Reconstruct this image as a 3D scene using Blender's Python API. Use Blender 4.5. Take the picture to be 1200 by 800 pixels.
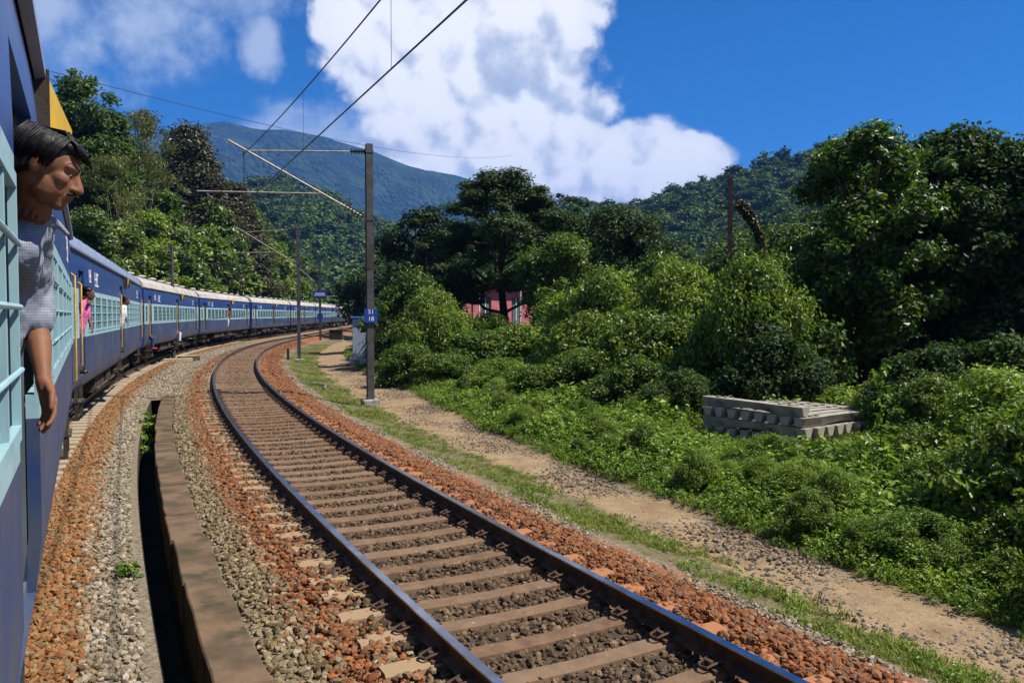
import bpy, bmesh, math, random
import numpy as np
from mathutils import Vector, Matrix, Euler
R = math.radians
for o in list(bpy.data.objects): bpy.data.objects.remove(o)
scene = bpy.context.scene
col = scene.collection

# ------------------------------------------------------------------ camera
CAMZ = 2.4; FPX = 915.0; PITCH = math.atan(32/915)
cam = bpy.data.objects.new('camera', bpy.data.cameras.new('camera'))
cam.data.sensor_width = 36; cam.data.lens = FPX/1200*36
cam.data.clip_start = .02; cam.data.clip_end = 20000
cam.location = (0, 0, CAMZ); cam.rotation_euler = (R(90)-PITCH, 0, 0)
col.objects.link(cam); scene.camera = cam
scene.view_settings.view_transform = 'Standard'
scene.view_settings.look = 'None'
scene.view_settings.exposure = 0.85
scene.view_settings.gamma = 1
scene.view_settings.use_curve_mapping = False
cy = scene.cycles
cy.max_bounces = 5; cy.diffuse_bounces = 3; cy.glossy_bounces = 2; cy.transmission_bounces = 2; cy.volume_bounces = 0; cy.transparent_max_bounces = 4
cy.use_denoising = True; cy.volume_step_rate = 1.0

# ------------------------------------------------------------------ sun and sky
SUN_AZ, SUN_EL = R(95), R(56)          # azimuth clockwise from +Y
sd = bpy.data.lights.new('sun', 'SUN'); sd.energy = 5.0; sd.angle = R(.53); sd.color = (1, .94, .84)
sun = bpy.data.objects.new('sun', sd); col.objects.link(sun); sun.location = (60, 20, 80)
sdir = Vector((math.sin(SUN_AZ)*math.cos(SUN_EL), math.cos(SUN_AZ)*math.cos(SUN_EL), math.sin(SUN_EL)))
sun.rotation_euler = sdir.to_track_quat('Z', 'Y').to_euler()

class NT:
    "tiny node-tree helper"
    def __init__(s, nt): s.nt = nt; s.n = nt.nodes; s.l = nt.links
    def add(s, t, **kw):
        n = s.n.new(t)
        for k, v in kw.items(): setattr(n, k, v)
        return n
    def put(s, sock, v):
        if isinstance(v, bpy.types.NodeSocket): s.l.new(v, sock)
        elif v is not None:
            if hasattr(sock.default_value, '__len__') and not hasattr(v, '__len__'): v = (v,)*len(sock.default_value)
            if hasattr(v, '__len__') and len(sock.default_value) == 4 and len(v) == 3: v = (*v, 1)
            sock.default_value = v
    def m(s, op, a, b=None, c=None, clamp=False):
        n = s.add('ShaderNodeMath', operation=op, use_clamp=clamp)
        for i, v in enumerate((a, b, c)):
            if v is not None: s.put(n.inputs[i], v)
        return n.outputs[0]
    def mix(s, f, a, b, blend='MIX'):
        n = s.add('ShaderNodeMix', data_type='RGBA', blend_type=blend)
        s.put(n.inputs[0], f); s.put(n.inputs[6], a); s.put(n.inputs[7], b)
        return n.outputs[2]
    def noise(s, vec, scale, detail=4, rough=.55, dist=0):
        n = s.add('ShaderNodeTexNoise')
        if vec is not None: s.l.new(vec, n.inputs['Vector'])
        n.inputs['Scale'].default_value = scale; n.inputs['Detail'].default_value = detail
        n.inputs['Roughness'].default_value = rough; n.inputs['Distortion'].default_value = dist
        return n.outputs[0]
    def ss(s, v, lo, hi):
        n = s.add('ShaderNodeMapRange', interpolation_type='SMOOTHSTEP')
        s.put(n.inputs[0], v); s.put(n.inputs[1], lo); s.put(n.inputs[2], hi)
        return n.outputs[0]

world = bpy.data.worlds.new('World'); scene.world = world; world.use_nodes = True
def build_world():
    T = NT(world.node_tree); T.n.clear()
    out = T.add('ShaderNodeOutputWorld')
    sky = T.add('ShaderNodeTexSky', sky_type='NISHITA', sun_disc=False)
    sky.sun_elevation = SUN_EL; sky.sun_rotation = SUN_AZ
    sky.air_density = 1.0; sky.dust_density = 1.3; sky.ozone_density = 4.5; sky.altitude = 900
    hs = T.add('ShaderNodeHueSaturation'); hs.inputs['Saturation'].default_value = 1.6; hs.inputs['Value'].default_value = 1.0
    T.l.new(sky.outputs[0], hs.inputs['Color'])
    skyc = T.mix(1.0, hs.outputs[0], (.052, .057, .064), 'MULTIPLY')
    tc = T.add('ShaderNodeTexCoord'); d = tc.outputs['Generated']
    sep = T.add('ShaderNodeSeparateXYZ'); T.l.new(d, sep.inputs[0])
    x, y, z = sep.outputs
    az = T.m('ARCTAN2', x, y); el = T.m('ARCSINE', z)
    def ell(u, v, ru, rv):
        a0 = math.atan((u-600)/FPX); e0 = math.atan((368-v)/FPX*math.cos(a0))
        p = T.m('DIVIDE', T.m('SUBTRACT', az, a0), ru/FPX*math.cos(a0)**2)
        q = T.m('DIVIDE', T.m('SUBTRACT', el, e0), rv/FPX*math.cos(a0))
        return T.m('SUBTRACT', 1, T.m('SQRT', T.m('ADD', T.m('MULTIPLY', p, p), T.m('MULTIPLY', q, q))))
    def mx(L):
        r = L[0]
        for k in L[1:]: r = T.m('MAXIMUM', r, k)
        return r
    big = mx([ell(540, 90, 175, 165), ell(600, 20, 130, 120), ell(625, 130, 120, 110), ell(470, 60, 120, 120), ell(735, 195, 120, 62),
              ell(815, 188, 85, 42), ell(560, 210, 210, 80), ell(430, 20, 90, 75), ell(660, 210, 170, 70), ell(350, -60, 260, 70), ell(585, 160, 150, 110)])
    soft = mx([ell(160, 40, 150, 95), ell(60, 0, 130, 75), ell(312, 55, 42, 46), ell(220, -40, 260, 80), ell(440, 180, 200, 70), ell(-250, 90, 300, 120)])
    # the rest of the sky dome: scattered cumulus all round
    lowf = T.noise(d, 2.2, 2, .5)
    n1 = T.noise(d, 5.5, 7, .58, .25); n2 = T.noise(d, 13, 6, .6, .1)
    fb = T.m('ADD', T.m('MULTIPLY', n1, .62), T.m('MULTIPLY', n2, .38))
    nz = T.add('ShaderNodeTexNoise'); T.l.new(d, nz.inputs['Vector']); nz.inputs['Scale'].default_value = 16; nz.inputs['Detail'].default_value = 5
    def puffs(shift):
        w = T.add('ShaderNodeVectorMath', operation='MULTIPLY_ADD'); T.l.new(nz.outputs['Color'], w.inputs[0]); w.inputs[1].default_value = (.075,)*3; T.l.new(d, w.inputs[2])
        w2 = T.add('ShaderNodeVectorMath', operation='ADD'); T.l.new(w.outputs[0], w2.inputs[0]); w2.inputs[1].default_value = tuple(sdir*shift)
        r = None
        for sc_, am in ((9.5, .5), (24, .32)):
            v = T.add('ShaderNodeTexVoronoi', feature='F1'); T.l.new(w2.outputs[0], v.inputs['Vector']); v.inputs['Scale'].default_value = sc_
            k = T.m('MULTIPLY', T.m('SUBTRACT', .55, v.outputs['Distance']), am); r = k if r is None else T.m('ADD', r, k)
        return r
    pf0, pf1 = puffs(0), puffs(.022)
    out_front = T.ss(T.m('ABSOLUTE', az), .75, 1.1)
    rest = T.m('MULTIPLY_ADD', T.m('MULTIPLY', T.m('SUBTRACT', lowf, .52), 4.0), out_front, T.m('MULTIPLY', T.m('SUBTRACT', out_front, 1), 1.0))
    db = T.m('ADD', T.m('ADD', T.m('MULTIPLY', big, 1.5), T.m('MULTIPLY', T.m('SUBTRACT', fb, .5), 1.9)), T.m('MULTIPLY', pf0, 1.0))
    dr = T.m('ADD', rest, T.m('MULTIPLY', T.m('SUBTRACT', fb, .5), 2.4))
    dens_b = T.ss(T.m('MAXIMUM', db, dr), .24, .52)
    ds = T.m('ADD', T.m('MULTIPLY', soft, .9), T.m('MULTIPLY', T.m('SUBTRACT', fb, .5), 3.0))
    dens_s = T.m('MULTIPLY', T.ss(ds, .08, .65), .72)
    dens = T.m('MAXIMUM', dens_b, dens_s)
    dens = T.m('MULTIPLY', dens, T.ss(el, -.02, .03))
    # light on the cloud: relief against the same noise moved towards the sun
    off = T.add('ShaderNodeVectorMath', operation='ADD'); T.l.new(d, off.inputs[0]); off.inputs[1].default_value = tuple(sdir*.045)
    n1s = T.noise(off.outputs[0], 5.5, 7, .58, .25)
    relief = T.m('SUBTRACT', n1, n1s)
    lit = T.ss(T.m('ADD', T.m('ADD', T.m('MULTIPLY', relief, 1.9), T.m('MULTIPLY', T.m('SUBTRACT', pf0, pf1), 1.7)), T.m('MULTIPLY', T.m('SUBTRACT', el, .20), 1.0)), -.36, .20)
    lit = T.m('ADD', T.m('MULTIPLY', lit, .8), T.m('MULTIPLY', T.ss(db, .3, 1.1), .22), clamp=True)
    cc = T.mix(lit, (.22, .28, .39), (.62, .63, .64))
    cc2 = T.mix(dens_b, (.36, .42, .50), cc)
    fin = T.mix(dens, skyc, cc2)
    bg = T.add('ShaderNodeBackground'); T.l.new(fin, bg.inputs[0]); bg.inputs[1].default_value = 1.0
    T.l.new(bg.outputs[0], out.inputs[0])
build_world()

# ------------------------------------------------------------------ helpers
rng = np.random.default_rng(7); random.seed(7)
def tag(o, label=None, cat=None, group=None, kind=None):
    for k, v in (('label', label), ('category', cat), ('group', group), ('kind', kind)):
        if v: o[k] = v
    return o
def link(o, parent=None):
    col.objects.link(o)
    if parent is not None: o.parent = parent
    return o
def empty(name, loc=(0, 0, 0), rz=0.0):
    o = bpy.data.objects.new(name, None); o.empty_display_size = .3
    o.location = loc; o.rotation_euler = (0, 0, rz); return link(o)
class MB:
    def __init__(s): s.v = []; s.f = []; s.mi = []
    def poly(s, pts, faces, mi=0):
        b = len(s.v); s.v += [tuple(p) for p in pts]
        for f in faces: s.f.append([i+b for i in f]); s.mi.append(mi)
        return s
    def hexa(s, p, mi=0):      # 8 points: bottom ring then top ring
        return s.poly(p, [(3, 2, 1, 0), (4, 5, 6, 7), (0, 1, 5, 4), (1, 2, 6, 5), (2, 3, 7, 6), (3, 0, 4, 7)], mi)
    def box(s, x0, x1, y0, y1, z0, z1, mi=0):
        return s.hexa([(x0, y0, z0), (x1, y0, z0), (x1, y1, z0), (x0, y1, z0), (x0, y0, z1), (x1, y0, z1), (x1, y1, z1), (x0, y1, z1)], mi)
    def tube(s, pts, r, n=8, mi=0, caps=True):
        pts = [Vector(p) for p in pts]; rs = r if hasattr(r, '__len__') else [r]*len(pts)
        rings = []; up = Vector((0, 0, 1)); t0 = (pts[1]-pts[0]).normalized()
        if abs(t0.z) > .9: up = Vector((1, 0, 0))
        a = t0.cross(up).normalized()
        for i, p in enumerate(pts):
            t = (pts[min(i+1, len(pts)-1)]-pts[max(i-1, 0)]).normalized()
            a = (a - t*a.dot(t)).normalized(); b = t.cross(a)
            rings.append([p+(a*math.cos(2*math.pi*k/n)+b*math.sin(2*math.pi*k/n))*rs[i] for k in range(n)])
        v = [q for g in rings for q in g]; f = []
        for i in range(len(pts)-1):
            for k in range(n): f.append((i*n+k, i*n+(k+1) % n, (i+1)*n+(k+1) % n, (i+1)*n+k))
        if caps: f.append(tuple(range(n))[::-1]); f.append(tuple((len(pts)-1)*n+k for k in range(n)))
        return s.poly(v, f, mi)
    def cyl(s, c, axis, r, h, n=20, mi=0):
        c = Vector(c); ax = Vector(axis).normalized()
        return s.tube([c-ax*h/2, c+ax*h/2], r, n, mi)
    def mesh(s, name, mats, smooth=False):
        me = bpy.data.meshes.new(name); me.from_pydata(s.v, [], s.f)
        for m in (mats if isinstance(mats, (list, tuple)) else [mats]): me.materials.append(m)
        me.polygons.foreach_set('material_index', s.mi)
        if smooth: me.polygons.foreach_set('use_smooth', [True]*len(s.f))
        me.update(); return me
    def build(s, name, mats, parent=None, smooth=False):
        return link(bpy.data.objects.new(name, s.mesh(name, mats, smooth)), parent)
def bevel(o, w=.01, seg=1):
    m = o.modifiers.new('bevel', 'BEVEL'); m.width = w; m.segments = seg; m.limit_method = 'ANGLE'; return o
def np_mesh(name, V, F, mats, mi=None, attrs=None, smooth=False):
    me = bpy.data.meshes.new(name); V = np.asarray(V, np.float32); F = np.asarray(F, np.int32)
    nf, k = F.shape
    me.vertices.add(len(V)); me.vertices.foreach_set('co', V.ravel())
    me.loops.add(nf*k); me.loops.foreach_set('vertex_index', F.ravel())
    me.polygons.add(nf); me.polygons.foreach_set('loop_start', np.arange(0, nf*k, k, dtype=np.int32))
    for m in (mats if isinstance(mats, (list, tuple)) else [mats]): me.materials.append(m)
    if mi is not None: me.polygons.foreach_set('material_index', np.asarray(mi, np.int32))
    me.polygons.foreach_set('use_smooth', np.full(nf, smooth))
    for an, (dom, arr) in (attrs or {}).items():
        a = me.attributes.new(an, 'FLOAT', dom); a.data.foreach_set('value', np.asarray(arr, np.float32))
    me.update(); me.validate(); return me
def cam_pt(u, v, depth):       # a point in the place from its direction and its distance ahead
    x = (u-600)/FPX; y = -(v-400)/FPX
    fw = Vector((0, math.cos(PITCH), -math.sin(PITCH))); up = Vector((0, math.sin(PITCH), math.cos(PITCH)))
    d = fw+Vector((1, 0, 0))*x+up*y
    return Vector((0, 0, CAMZ))+d*(depth/d.y)

# ------------------------------------------------------------------ materials
def mat(name, base, rough=.7, *_a, **_k):
    return _mat(name, base, rough, *_a, **_k)
def _mat(name, base, rough=.7, spec=.3, metal=0.0, var=None, vscale=6, vdetail=5, bump=0, bscale=30, coords='Object', dirt=None, dscale=2.0, dthr=(.5, .7), coat=0, rvar=0, streak=None):
    m = bpy.data.materials.new(name); m.use_nodes = True; T = NT(m.node_tree)
    b = T.n['Principled BSDF']; b.inputs['Roughness'].default_value = rough
    b.inputs['Specular IOR Level'].default_value = spec; b.inputs['Metallic'].default_value = metal
    b.inputs['Coat Weight'].default_value = coat
    tc = T.add('ShaderNodeTexCoord').outputs[coords]
    c = None
    if var is not None: c = T.mix(T.ss(T.noise(tc, vscale, vdetail), .35, .65), base, var)
    if dirt is not None: c = T.mix(T.ss(T.noise(tc, dscale, 8, .65), *dthr), c if c is not None else base, dirt)
    if streak is not None:         # dust and rain marks run down the panels
        mp = T.add('ShaderNodeMapping'); T.l.new(tc, mp.inputs[0]); mp.inputs['Scale'].default_value = (5.5, 5.5, .35)
        c = T.mix(T.m('MULTIPLY', T.ss(T.noise(mp.outputs[0], 1.0, 8, .7), .46, .72), .62), c if c is not None else base, streak)
    if c is None: b.inputs['Base Color'].default_value = (*base, 1)
    else: T.l.new(c, b.inputs['Base Color'])
    if rvar: T.l.new(T.m('ADD', rough-rvar/2, T.m('MULTIPLY', T.noise(tc, vscale*1.7, 5), rvar)), b.inputs['Roughness'])
    if bump:
        bn = T.add('ShaderNodeBump'); bn.inputs['Strength'].default_value = bump; bn.inputs['Distance'].default_value = .02
        T.l.new(T.noise(tc, bscale, 6, .6), bn.inputs['Height']); T.l.new(bn.outputs[0], b.inputs['Normal'])
    return m
def leaf_mat(name, dark, mid, light, trans=.28, rough=.42, spec=.35, clump=.6):
    m = bpy.data.materials.new(name); m.use_nodes = True; T = NT(m.node_tree)
    b = T.n['Principled BSDF']; out = T.n['Material Output']
    at = T.add('ShaderNodeAttribute', attribute_name='v').outputs['Fac']
    oi = T.add('ShaderNodeObjectInfo').outputs['Random']
    geo = T.add('ShaderNodeNewGeometry').outputs['Position']
    n = T.noise(geo, clump, 3)
    f = T.m('ADD', T.m('ADD', T.m('MULTIPLY', at, .55), T.m('MULTIPLY', n, .55)), T.m('MULTIPLY_ADD', oi, .3, -.2))
    cr = T.add('ShaderNodeValToRGB'); T.l.new(f, cr.inputs[0]); e = cr.color_ramp.elements
    e[0].position = .18; e[0].color = (*dark, 1); e[1].position = .85; e[1].color = (*light, 1)
    k = e.new(.5); k.color = (*mid, 1)
    T.l.new(cr.outputs[0], b.inputs['Base Color']); b.inputs['Roughness'].default_value = rough; b.inputs['Specular IOR Level'].default_value = spec
    tr = T.add('ShaderNodeBsdfTranslucent'); T.l.new(T.mix(1, cr.outputs[0], (1.1, 1.25, .5), 'MULTIPLY'), tr.inputs[0])
    mx = T.add('ShaderNodeMixShader'); mx.inputs[0].default_value = trans
    T.l.new(b.outputs[0], mx.inputs[1]); T.l.new(tr.outputs[0], mx.inputs[2]); T.l.new(mx.outputs[0], out.inputs[0])
    return m
M = dict(
    navy=mat('navy_paint', (.013, .048, .185), .34, .5, var=(.020, .056, .21), vscale=1.3, dirt=(.07, .075, .10), dscale=1.1, dthr=(.52, .78), bump=.05, bscale=3, rvar=.25, streak=(.05, .075, .14)),
    navy_low=mat('navy_lower_paint', (.018, .046, .135), .40, .5, var=(.032, .060, .14), vscale=1.1, dirt=(.085, .088, .085), dscale=1.4, dthr=(.46, .74), bump=.06, bscale=3, rvar=.25, streak=(.082, .092, .10)),
    pale=mat('pale_blue_paint', (.26, .43, .48), .45, .4, var=(.31, .46, .50), vscale=2, dirt=(.13, .20, .21), dscale=3, dthr=(.56, .8), streak=(.15, .20, .20)),
    roof=mat('roof_paint', (.44, .41, .37), .65, .2, var=(.35, .32, .28), vscale=1.6, dirt=(.19, .16, .13), dscale=1.2, dthr=(.5, .75)),
    roofb=mat('roof_blue_paint', (.16, .21, .34), .5, .4, var=(.2, .25, .36), vscale=1.6, dirt=(.2, .2, .22), dscale=1.2),
    black=mat('black_iron', (.018, .016, .015), .7, .3, var=(.045, .032, .024), vscale=5, bump=.2),
    under=mat('underframe_grime', (.035, .030, .026), .85, .2, var=(.075, .058, .043), vscale=4, bump=.3),
    inside=mat('interior_panel', (.12, .14, .15), .7, .2, var=(.09, .11, .12), vscale=3),
    yellow=mat('yellow_paint', (.62, .36, .02), .5, .4, var=(.5, .28, .03), vscale=5),
    board=mat('yellow_board', (.66, .40, .015), .5, .3, var=(.55, .33, .02), vscale=9),
    white=mat('white_paint', (.72, .72, .70), .6, .3),
    steel=mat('polished_rail', (.42, .44, .47), .22, .5, 1.0, var=(.30, .30, .31), vscale=3, rvar=.2),
    rail=mat('rusty_rail', (.040, .025, .018), .65, .25, var=(.095, .052, .030), vscale=7, bump=.15),
    concrete=mat('weathered_concrete', (.34, .31, .26), .9, .15, var=(.24, .215, .18), vscale=5, dirt=(.075, .065, .05), dscale=3, dthr=(.5, .72), bump=.3, bscale=40),
    slabtop=mat('drain_coping', (.150, .098, .060), .9, .15, var=(.085, .058, .036), vscale=2.6, vdetail=9, dirt=(.050, .046, .026), dscale=1.7, dthr=(.48, .66), bump=.35, bscale=26),
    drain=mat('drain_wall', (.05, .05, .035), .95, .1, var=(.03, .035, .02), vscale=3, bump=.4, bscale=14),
    mast=mat('mast_steel', (.085, .080, .082), .55, .4, .25, var=(.06, .05, .045), vscale=4, dirt=(.10, .055, .035), dscale=3, dthr=(.55, .75)),
    galv=mat('bracket_tube', (.30, .27, .24), .5, .4, .4, var=(.2, .16, .13), vscale=6),
    insul=mat('insulator_glaze', (.045, .022, .018), .25, .5),
    wire=mat('overhead_wire', (.05, .042, .040), .5, .4, .4),
    sign=mat('blue_sign', (.008, .035, .28), .5, .4, var=(.01, .04, .24), vscale=6),
    hutblue=mat('hut_blue', (.03, .13, .5), .6, .3, var=(.04, .15, .45), vscale=4),
    hutgrey=mat('hut_grey', (.33, .40, .46), .7, .2, var=(.28, .34, .4), vscale=5),
    pink=mat('pink_plaster', (.50, .15, .17), .8, .2, var=(.40, .12, .14), vscale=2, dirt=(.22, .09, .08), dscale=3, dthr=(.55, .75)),
    tin=mat('roof_tin', (.30, .12, .10), .6, .3, var=(.24, .10, .08), vscale=4),
    timber=mat('pale_timber', (.46, .37, .22), .85, .15, var=(.36, .28, .17), vscale=6, bump=.2),
    bark=mat('bark', (.075, .055, .038), .95, .1, var=(.045, .033, .024), vscale=9, bump=.5, bscale=18),
    palebark=mat('pale_bark', (.42, .38, .33), .9, .1, var=(.25, .21, .17), vscale=4, bump=.3, bscale=12),
    skin=mat('skin', (.165, .068, .035), .58, .22, var=(.20, .088, .047), vscale=14, bump=.05, bscale=90),
    skin2=mat('skin_far', (.13, .062, .038), .6, .3),
    hair=mat('black_hair', (.004, .0035, .004), .45, .22, var=(.009, .008, .009), vscale=40, bump=.15, bscale=120),
    eye=mat('eye_white', (.22, .19, .17), .3, .5), iris=mat('iris', (.02, .012, .008), .2, .5),
    jeans=mat('blue_jeans', (.02, .035, .11), .9, .1, var=(.03, .05, .14), vscale=9),
    darkcloth=mat('dark_cloth', (.018, .018, .028), .9, .1), whitecloth=mat('white_cloth', (.62, .63, .66), .9, .1, var=(.52, .54, .6), vscale=9),
    pinkcloth=mat('pink_cloth', (.62, .15, .36), .85, .1, var=(.52, .11, .30), vscale=9), redcloth=mat('dark_red_cloth', (.20, .02, .045), .9, .1),
    brownbag=mat('brown_strap', (.16, .06, .03), .8, .2), red=mat('red_cloth', (.45, .03, .05), .8, .2),
)
def shirt_mat():
    m = mat('grey_check_cloth', (.2, .22, .27), .9, .1); T = NT(m.node_tree); b = T.n['Principled BSDF']
    tc = T.add('ShaderNodeTexCoord').outputs['Object']
    sep = T.add('ShaderNodeSeparateXYZ'); T.l.new(tc, sep.inputs[0])
    def stripe(s, f):
        return T.ss(T.m('SINE', T.m('MULTIPLY', s, f)), .55, .85)
    lines = T.m('MAXIMUM', stripe(T.m('ADD', sep.outputs[0], T.m('MULTIPLY', sep.outputs[1], .6)), 800), stripe(sep.outputs[2], 640))
    c = T.mix(lines, (.16, .18, .225), (.25, .27, .32))
    T.l.new(c, b.inputs['Base Color']); return m
M['shirt'] = shirt_mat()
L = dict(
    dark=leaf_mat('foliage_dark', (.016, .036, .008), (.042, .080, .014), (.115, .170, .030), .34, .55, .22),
    deep=leaf_mat('foliage_backlit', (.010, .023, .006), (.024, .048, .010), (.066, .105, .022), .22, .55, .22),  # darker copy of the dark foliage, backlit shade put into its colours
    mid=leaf_mat('foliage_mid', (.032, .068, .008), (.094, .156, .015), (.21, .272, .032), .40),
    light=leaf_mat('foliage_light', (.062, .108, .010), (.150, .225, .022), (.265, .335, .045), .40),
    teak=leaf_mat('foliage_teak', (.034, .068, .009), (.095, .155, .020), (.215, .265, .055), .30, .38, .45),
    olive=leaf_mat('foliage_olive', (.055, .068, .012), (.125, .138, .026), (.23, .235, .055), .28),
    brown=leaf_mat('foliage_brownish', (.022, .024, .008), (.058, .056, .015), (.125, .112, .034), .22),
    forest=leaf_mat('foliage_forest', (.018, .044, .010), (.048, .092, .018), (.115, .165, .032), .2, .6, .2, .03),
    weed=leaf_mat('foliage_weed', (.055, .105, .010), (.140, .225, .020), (.255, .335, .042), .34, .45, .3, .9),
    grass=leaf_mat('grass_blade', (.085, .105, .016), (.170, .200, .030), (.27, .285, .065), .3, .6, .2, .9),
)
def stone_mat(name, cols):
    m = bpy.data.materials.new(name); m.use_nodes = True; T = NT(m.node_tree); b = T.n['Principled BSDF']
    oi = T.add('ShaderNodeObjectInfo').outputs['Random']
    cr = T.add('ShaderNodeValToRGB'); T.l.new(oi, cr.inputs[0]); e = cr.color_ramp.elements
    e[0].color = (*cols[0], 1); e[1].color = (*cols[-1], 1)
    for i, c in enumerate(cols[1:-1]): k = e.new((i+1)/(len(cols)-1)); k.color = (*c, 1)
    geo = T.add('ShaderNodeNewGeometry').outputs['Position']
    n = T.noise(geo, 60, 4)
    T.l.new(T.mix(T.ss(n, .3, .75), cr.outputs[0], T.mix(1, cr.outputs[0], (.62, .58, .52), 'MULTIPLY')), b.inputs['Base Color'])
    b.inputs['Roughness'].default_value = .85; b.inputs['Specular IOR Level'].default_value = .25
    return m
SM = dict(
    beige=stone_mat('stone_beige', [(.07, .048, .022), (.17, .120, .058), (.25, .19, .105), (.11, .078, .038), (.19, .15, .085), (.33, .27, .18), (.14, .095, .045)]),
    grey=stone_mat('stone_grey', [(.09, .068, .042), (.22, .175, .115), (.32, .275, .20), (.15, .115, .07), (.26, .20, .125), (.38, .34, .28), (.19, .165, .13)]),
    rust=stone_mat('stone_rust', [(.11, .036, .013), (.22, .074, .022), (.31, .120, .040), (.15, .055, .022), (.27, .135, .065), (.12, .07, .038), (.20, .11, .06)]),
    rusto=stone_mat('stone_ochre', [(.12, .050, .015), (.26, .100, .028), (.28, .145, .055), (.17, .085, .035), (.27, .18, .09), (.15, .11, .06)]),
    dark=stone_mat('stone_oily', [(.030, .018, .010), (.078, .046, .025), (.145, .092, .050), (.048, .029, .017), (.20, .135, .075), (.09, .06, .04)]),
    path=stone_mat('stone_path', [(.11, .085, .058), (.20, .160, .115), (.29, .245, .19), (.14, .105, .07), (.24, .20, .15)]),
)

# ------------------------------------------------------------------ the alignment (centre line of the open track)
H0, H1, S1 = -.5119227, -.1087088, 79.466
DS = .1
_s = np.arange(-60, 520, DS)
_h = np.where(_s < S1, H0+(H1-H0)*np.clip(_s, -60, S1)/S1, H1)
i0 = int(np.argmin(np.abs(_s)))
_x = np.cumsum(np.sin(_h)*DS); _y = np.cumsum(np.cos(_h)*DS)
_x += 2.02664-_x[i0]; _y += 3.0-_y[i0]
def P(s, o, z=0.0):            # point at chainage s, offset o to the right
    x = np.interp(s, _s, _x); y = np.interp(s, _s, _y); h = np.interp(s, _s, _h)
    return Vector((float(x+o*math.cos(h)), float(y-o*math.sin(h)), z))
def Pv(s, o):
    x = np.interp(s, _s, _x); y = np.interp(s, _s, _y); h = np.interp(s, _s, _h)
    return x+o*np.cos(h), y-o*np.sin(h), h
def head(s): return float(np.interp(s, _s, _h))
def so_of(x, y):
    x = np.atleast_1d(np.asarray(x, float)); y = np.atleast_1d(np.asarray(y, float))
    S = np.empty(len(x)); O = np.empty(len(x)); cs = slice(None, None, 5)
    for a in range(0, len(x), 4000):
        xx = x[a:a+4000]; yy = y[a:a+4000]
        k = np.argmin((xx[:, None]-_x[None, cs])**2+(yy[:, None]-_y[None, cs])**2, 1)*5
        S[a:a+4000] = _s[k]; O[a:a+4000] = (xx-_x[k])*np.cos(_h[k])-(yy-_y[k])*np.sin(_h[k])
    return S, O
OWN = -5.226
PO = [-60, -40, -9, -7.4, -7.0, -3.6, -3.2, -2.76, -2.07, -1.7, 1.5, 1.9, 2.5, 3.0, 4.6, 5.3, 8, 14, 40, 90]
PZ = [14, 9.5, -.1, -.42, -.25, -.25, -.27, -.31, -.29, -.24, -.24, -.29, -.44, -.52, -.56, -.50, -.38, .0, 1.3, 2.0]
def zprof(o): return np.interp(o, PO, PZ)
def gz(x, y):
    S, O = so_of([x], [y]); return float(zprof(O[0]))
def path_edges(s):             # left and right limits of the dirt path
    return np.interp(s, [0, 4, 10, 22, 52, 120], [2.95, 3.15, 3.55, 3.75, 4.3, 4.4]), np.interp(s, [0, 3, 8, 12, 17, 26, 60, 120], [4.2, 4.3, 4.75, 4.85, 5.2, 5.9, 6.2, 6.2])

# ------------------------------------------------------------------ ground
def ground_material():
    m = bpy.data.materials.new('trackbed'); m.use_nodes = True; T = NT(m.node_tree); b = T.n['Principled BSDF']
    ao = T.add('ShaderNodeAttribute', attribute_name='o').outputs['Fac']
    pl = T.add('ShaderNodeAttribute', attribute_name='pl').outputs['Fac']; pr = T.add('ShaderNodeAttribute', attribute_name='pr').outputs['Fac']
    geo = T.add('ShaderNodeNewGeometry').outputs['Position']
    n = T.noise(geo, 1.1, 6, .65); nf = T.noise(geo, 16, 6, .7)
    o = T.m('ADD', ao, T.m('MULTIPLY', T.m('SUBTRACT', n, .5), .9))
    def band(lo, hi, w=.12): return T.m('MULTIPLY', T.ss(o, T.m('SUBTRACT', lo, w) if not isinstance(lo, float) else lo-w, T.m('ADD', lo, w) if not isinstance(lo, float) else lo+w),
                                        T.m('SUBTRACT', 1, T.ss(o, T.m('SUBTRACT', hi, w) if not isinstance(hi, float) else hi-w, T.m('ADD', hi, w) if not isinstance(hi, float) else hi+w)))
    c = T.mix(T.ss(nf, .3, .7), (.10, .078, .05), (.24, .20, .14))
    c = T.mix(band(-3.75, -3.2), c, T.mix(nf, (.14, .065, .02), (.33, .18, .07)))
    c = T.mix(band(-1.62, -1.22), c, T.mix(nf, (.14, .045, .018), (.33, .115, .04)))
    c = T.mix(band(-1.15, .8), c, T.mix(nf, (.025, .018, .013), (.10, .075, .05)))
    c = T.mix(band(.85, 2.3), c, T.mix(nf, (.13, .045, .02), (.31, .11, .045)))
    soil = T.mix(T.ss(nf, .3, .7), (.085, .075, .035), (.17, .14, .075))
    c = T.mix(T.ss(o, 2.35, 2.6), c, soil)
    dirt = T.mix(T.ss(T.noise(geo, 2.2, 7, .7), .3, .7), (.175, .115, .060), (.295, .210, .120))
    dirt = T.mix(T.ss(T.noise(geo, 25, 3, .6), .55, .75), dirt, (.17, .125, .085))
    c = T.mix(band(pl, pr, .14), c, dirt)
    T.l.new(c, b.inputs['Base Color']); b.inputs['Roughness'].default_value = .95; b.inputs['Specular IOR Level'].default_value = .15
    bn = T.add('ShaderNodeBump'); bn.inputs['Strength'].default_value = .8; bn.inputs['Distance'].default_value = .03
    T.l.new(T.noise(geo, 22, 5, .65), bn.inputs['Height']); T.l.new(bn.outputs[0], b.inputs['Normal'])
    return m
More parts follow.
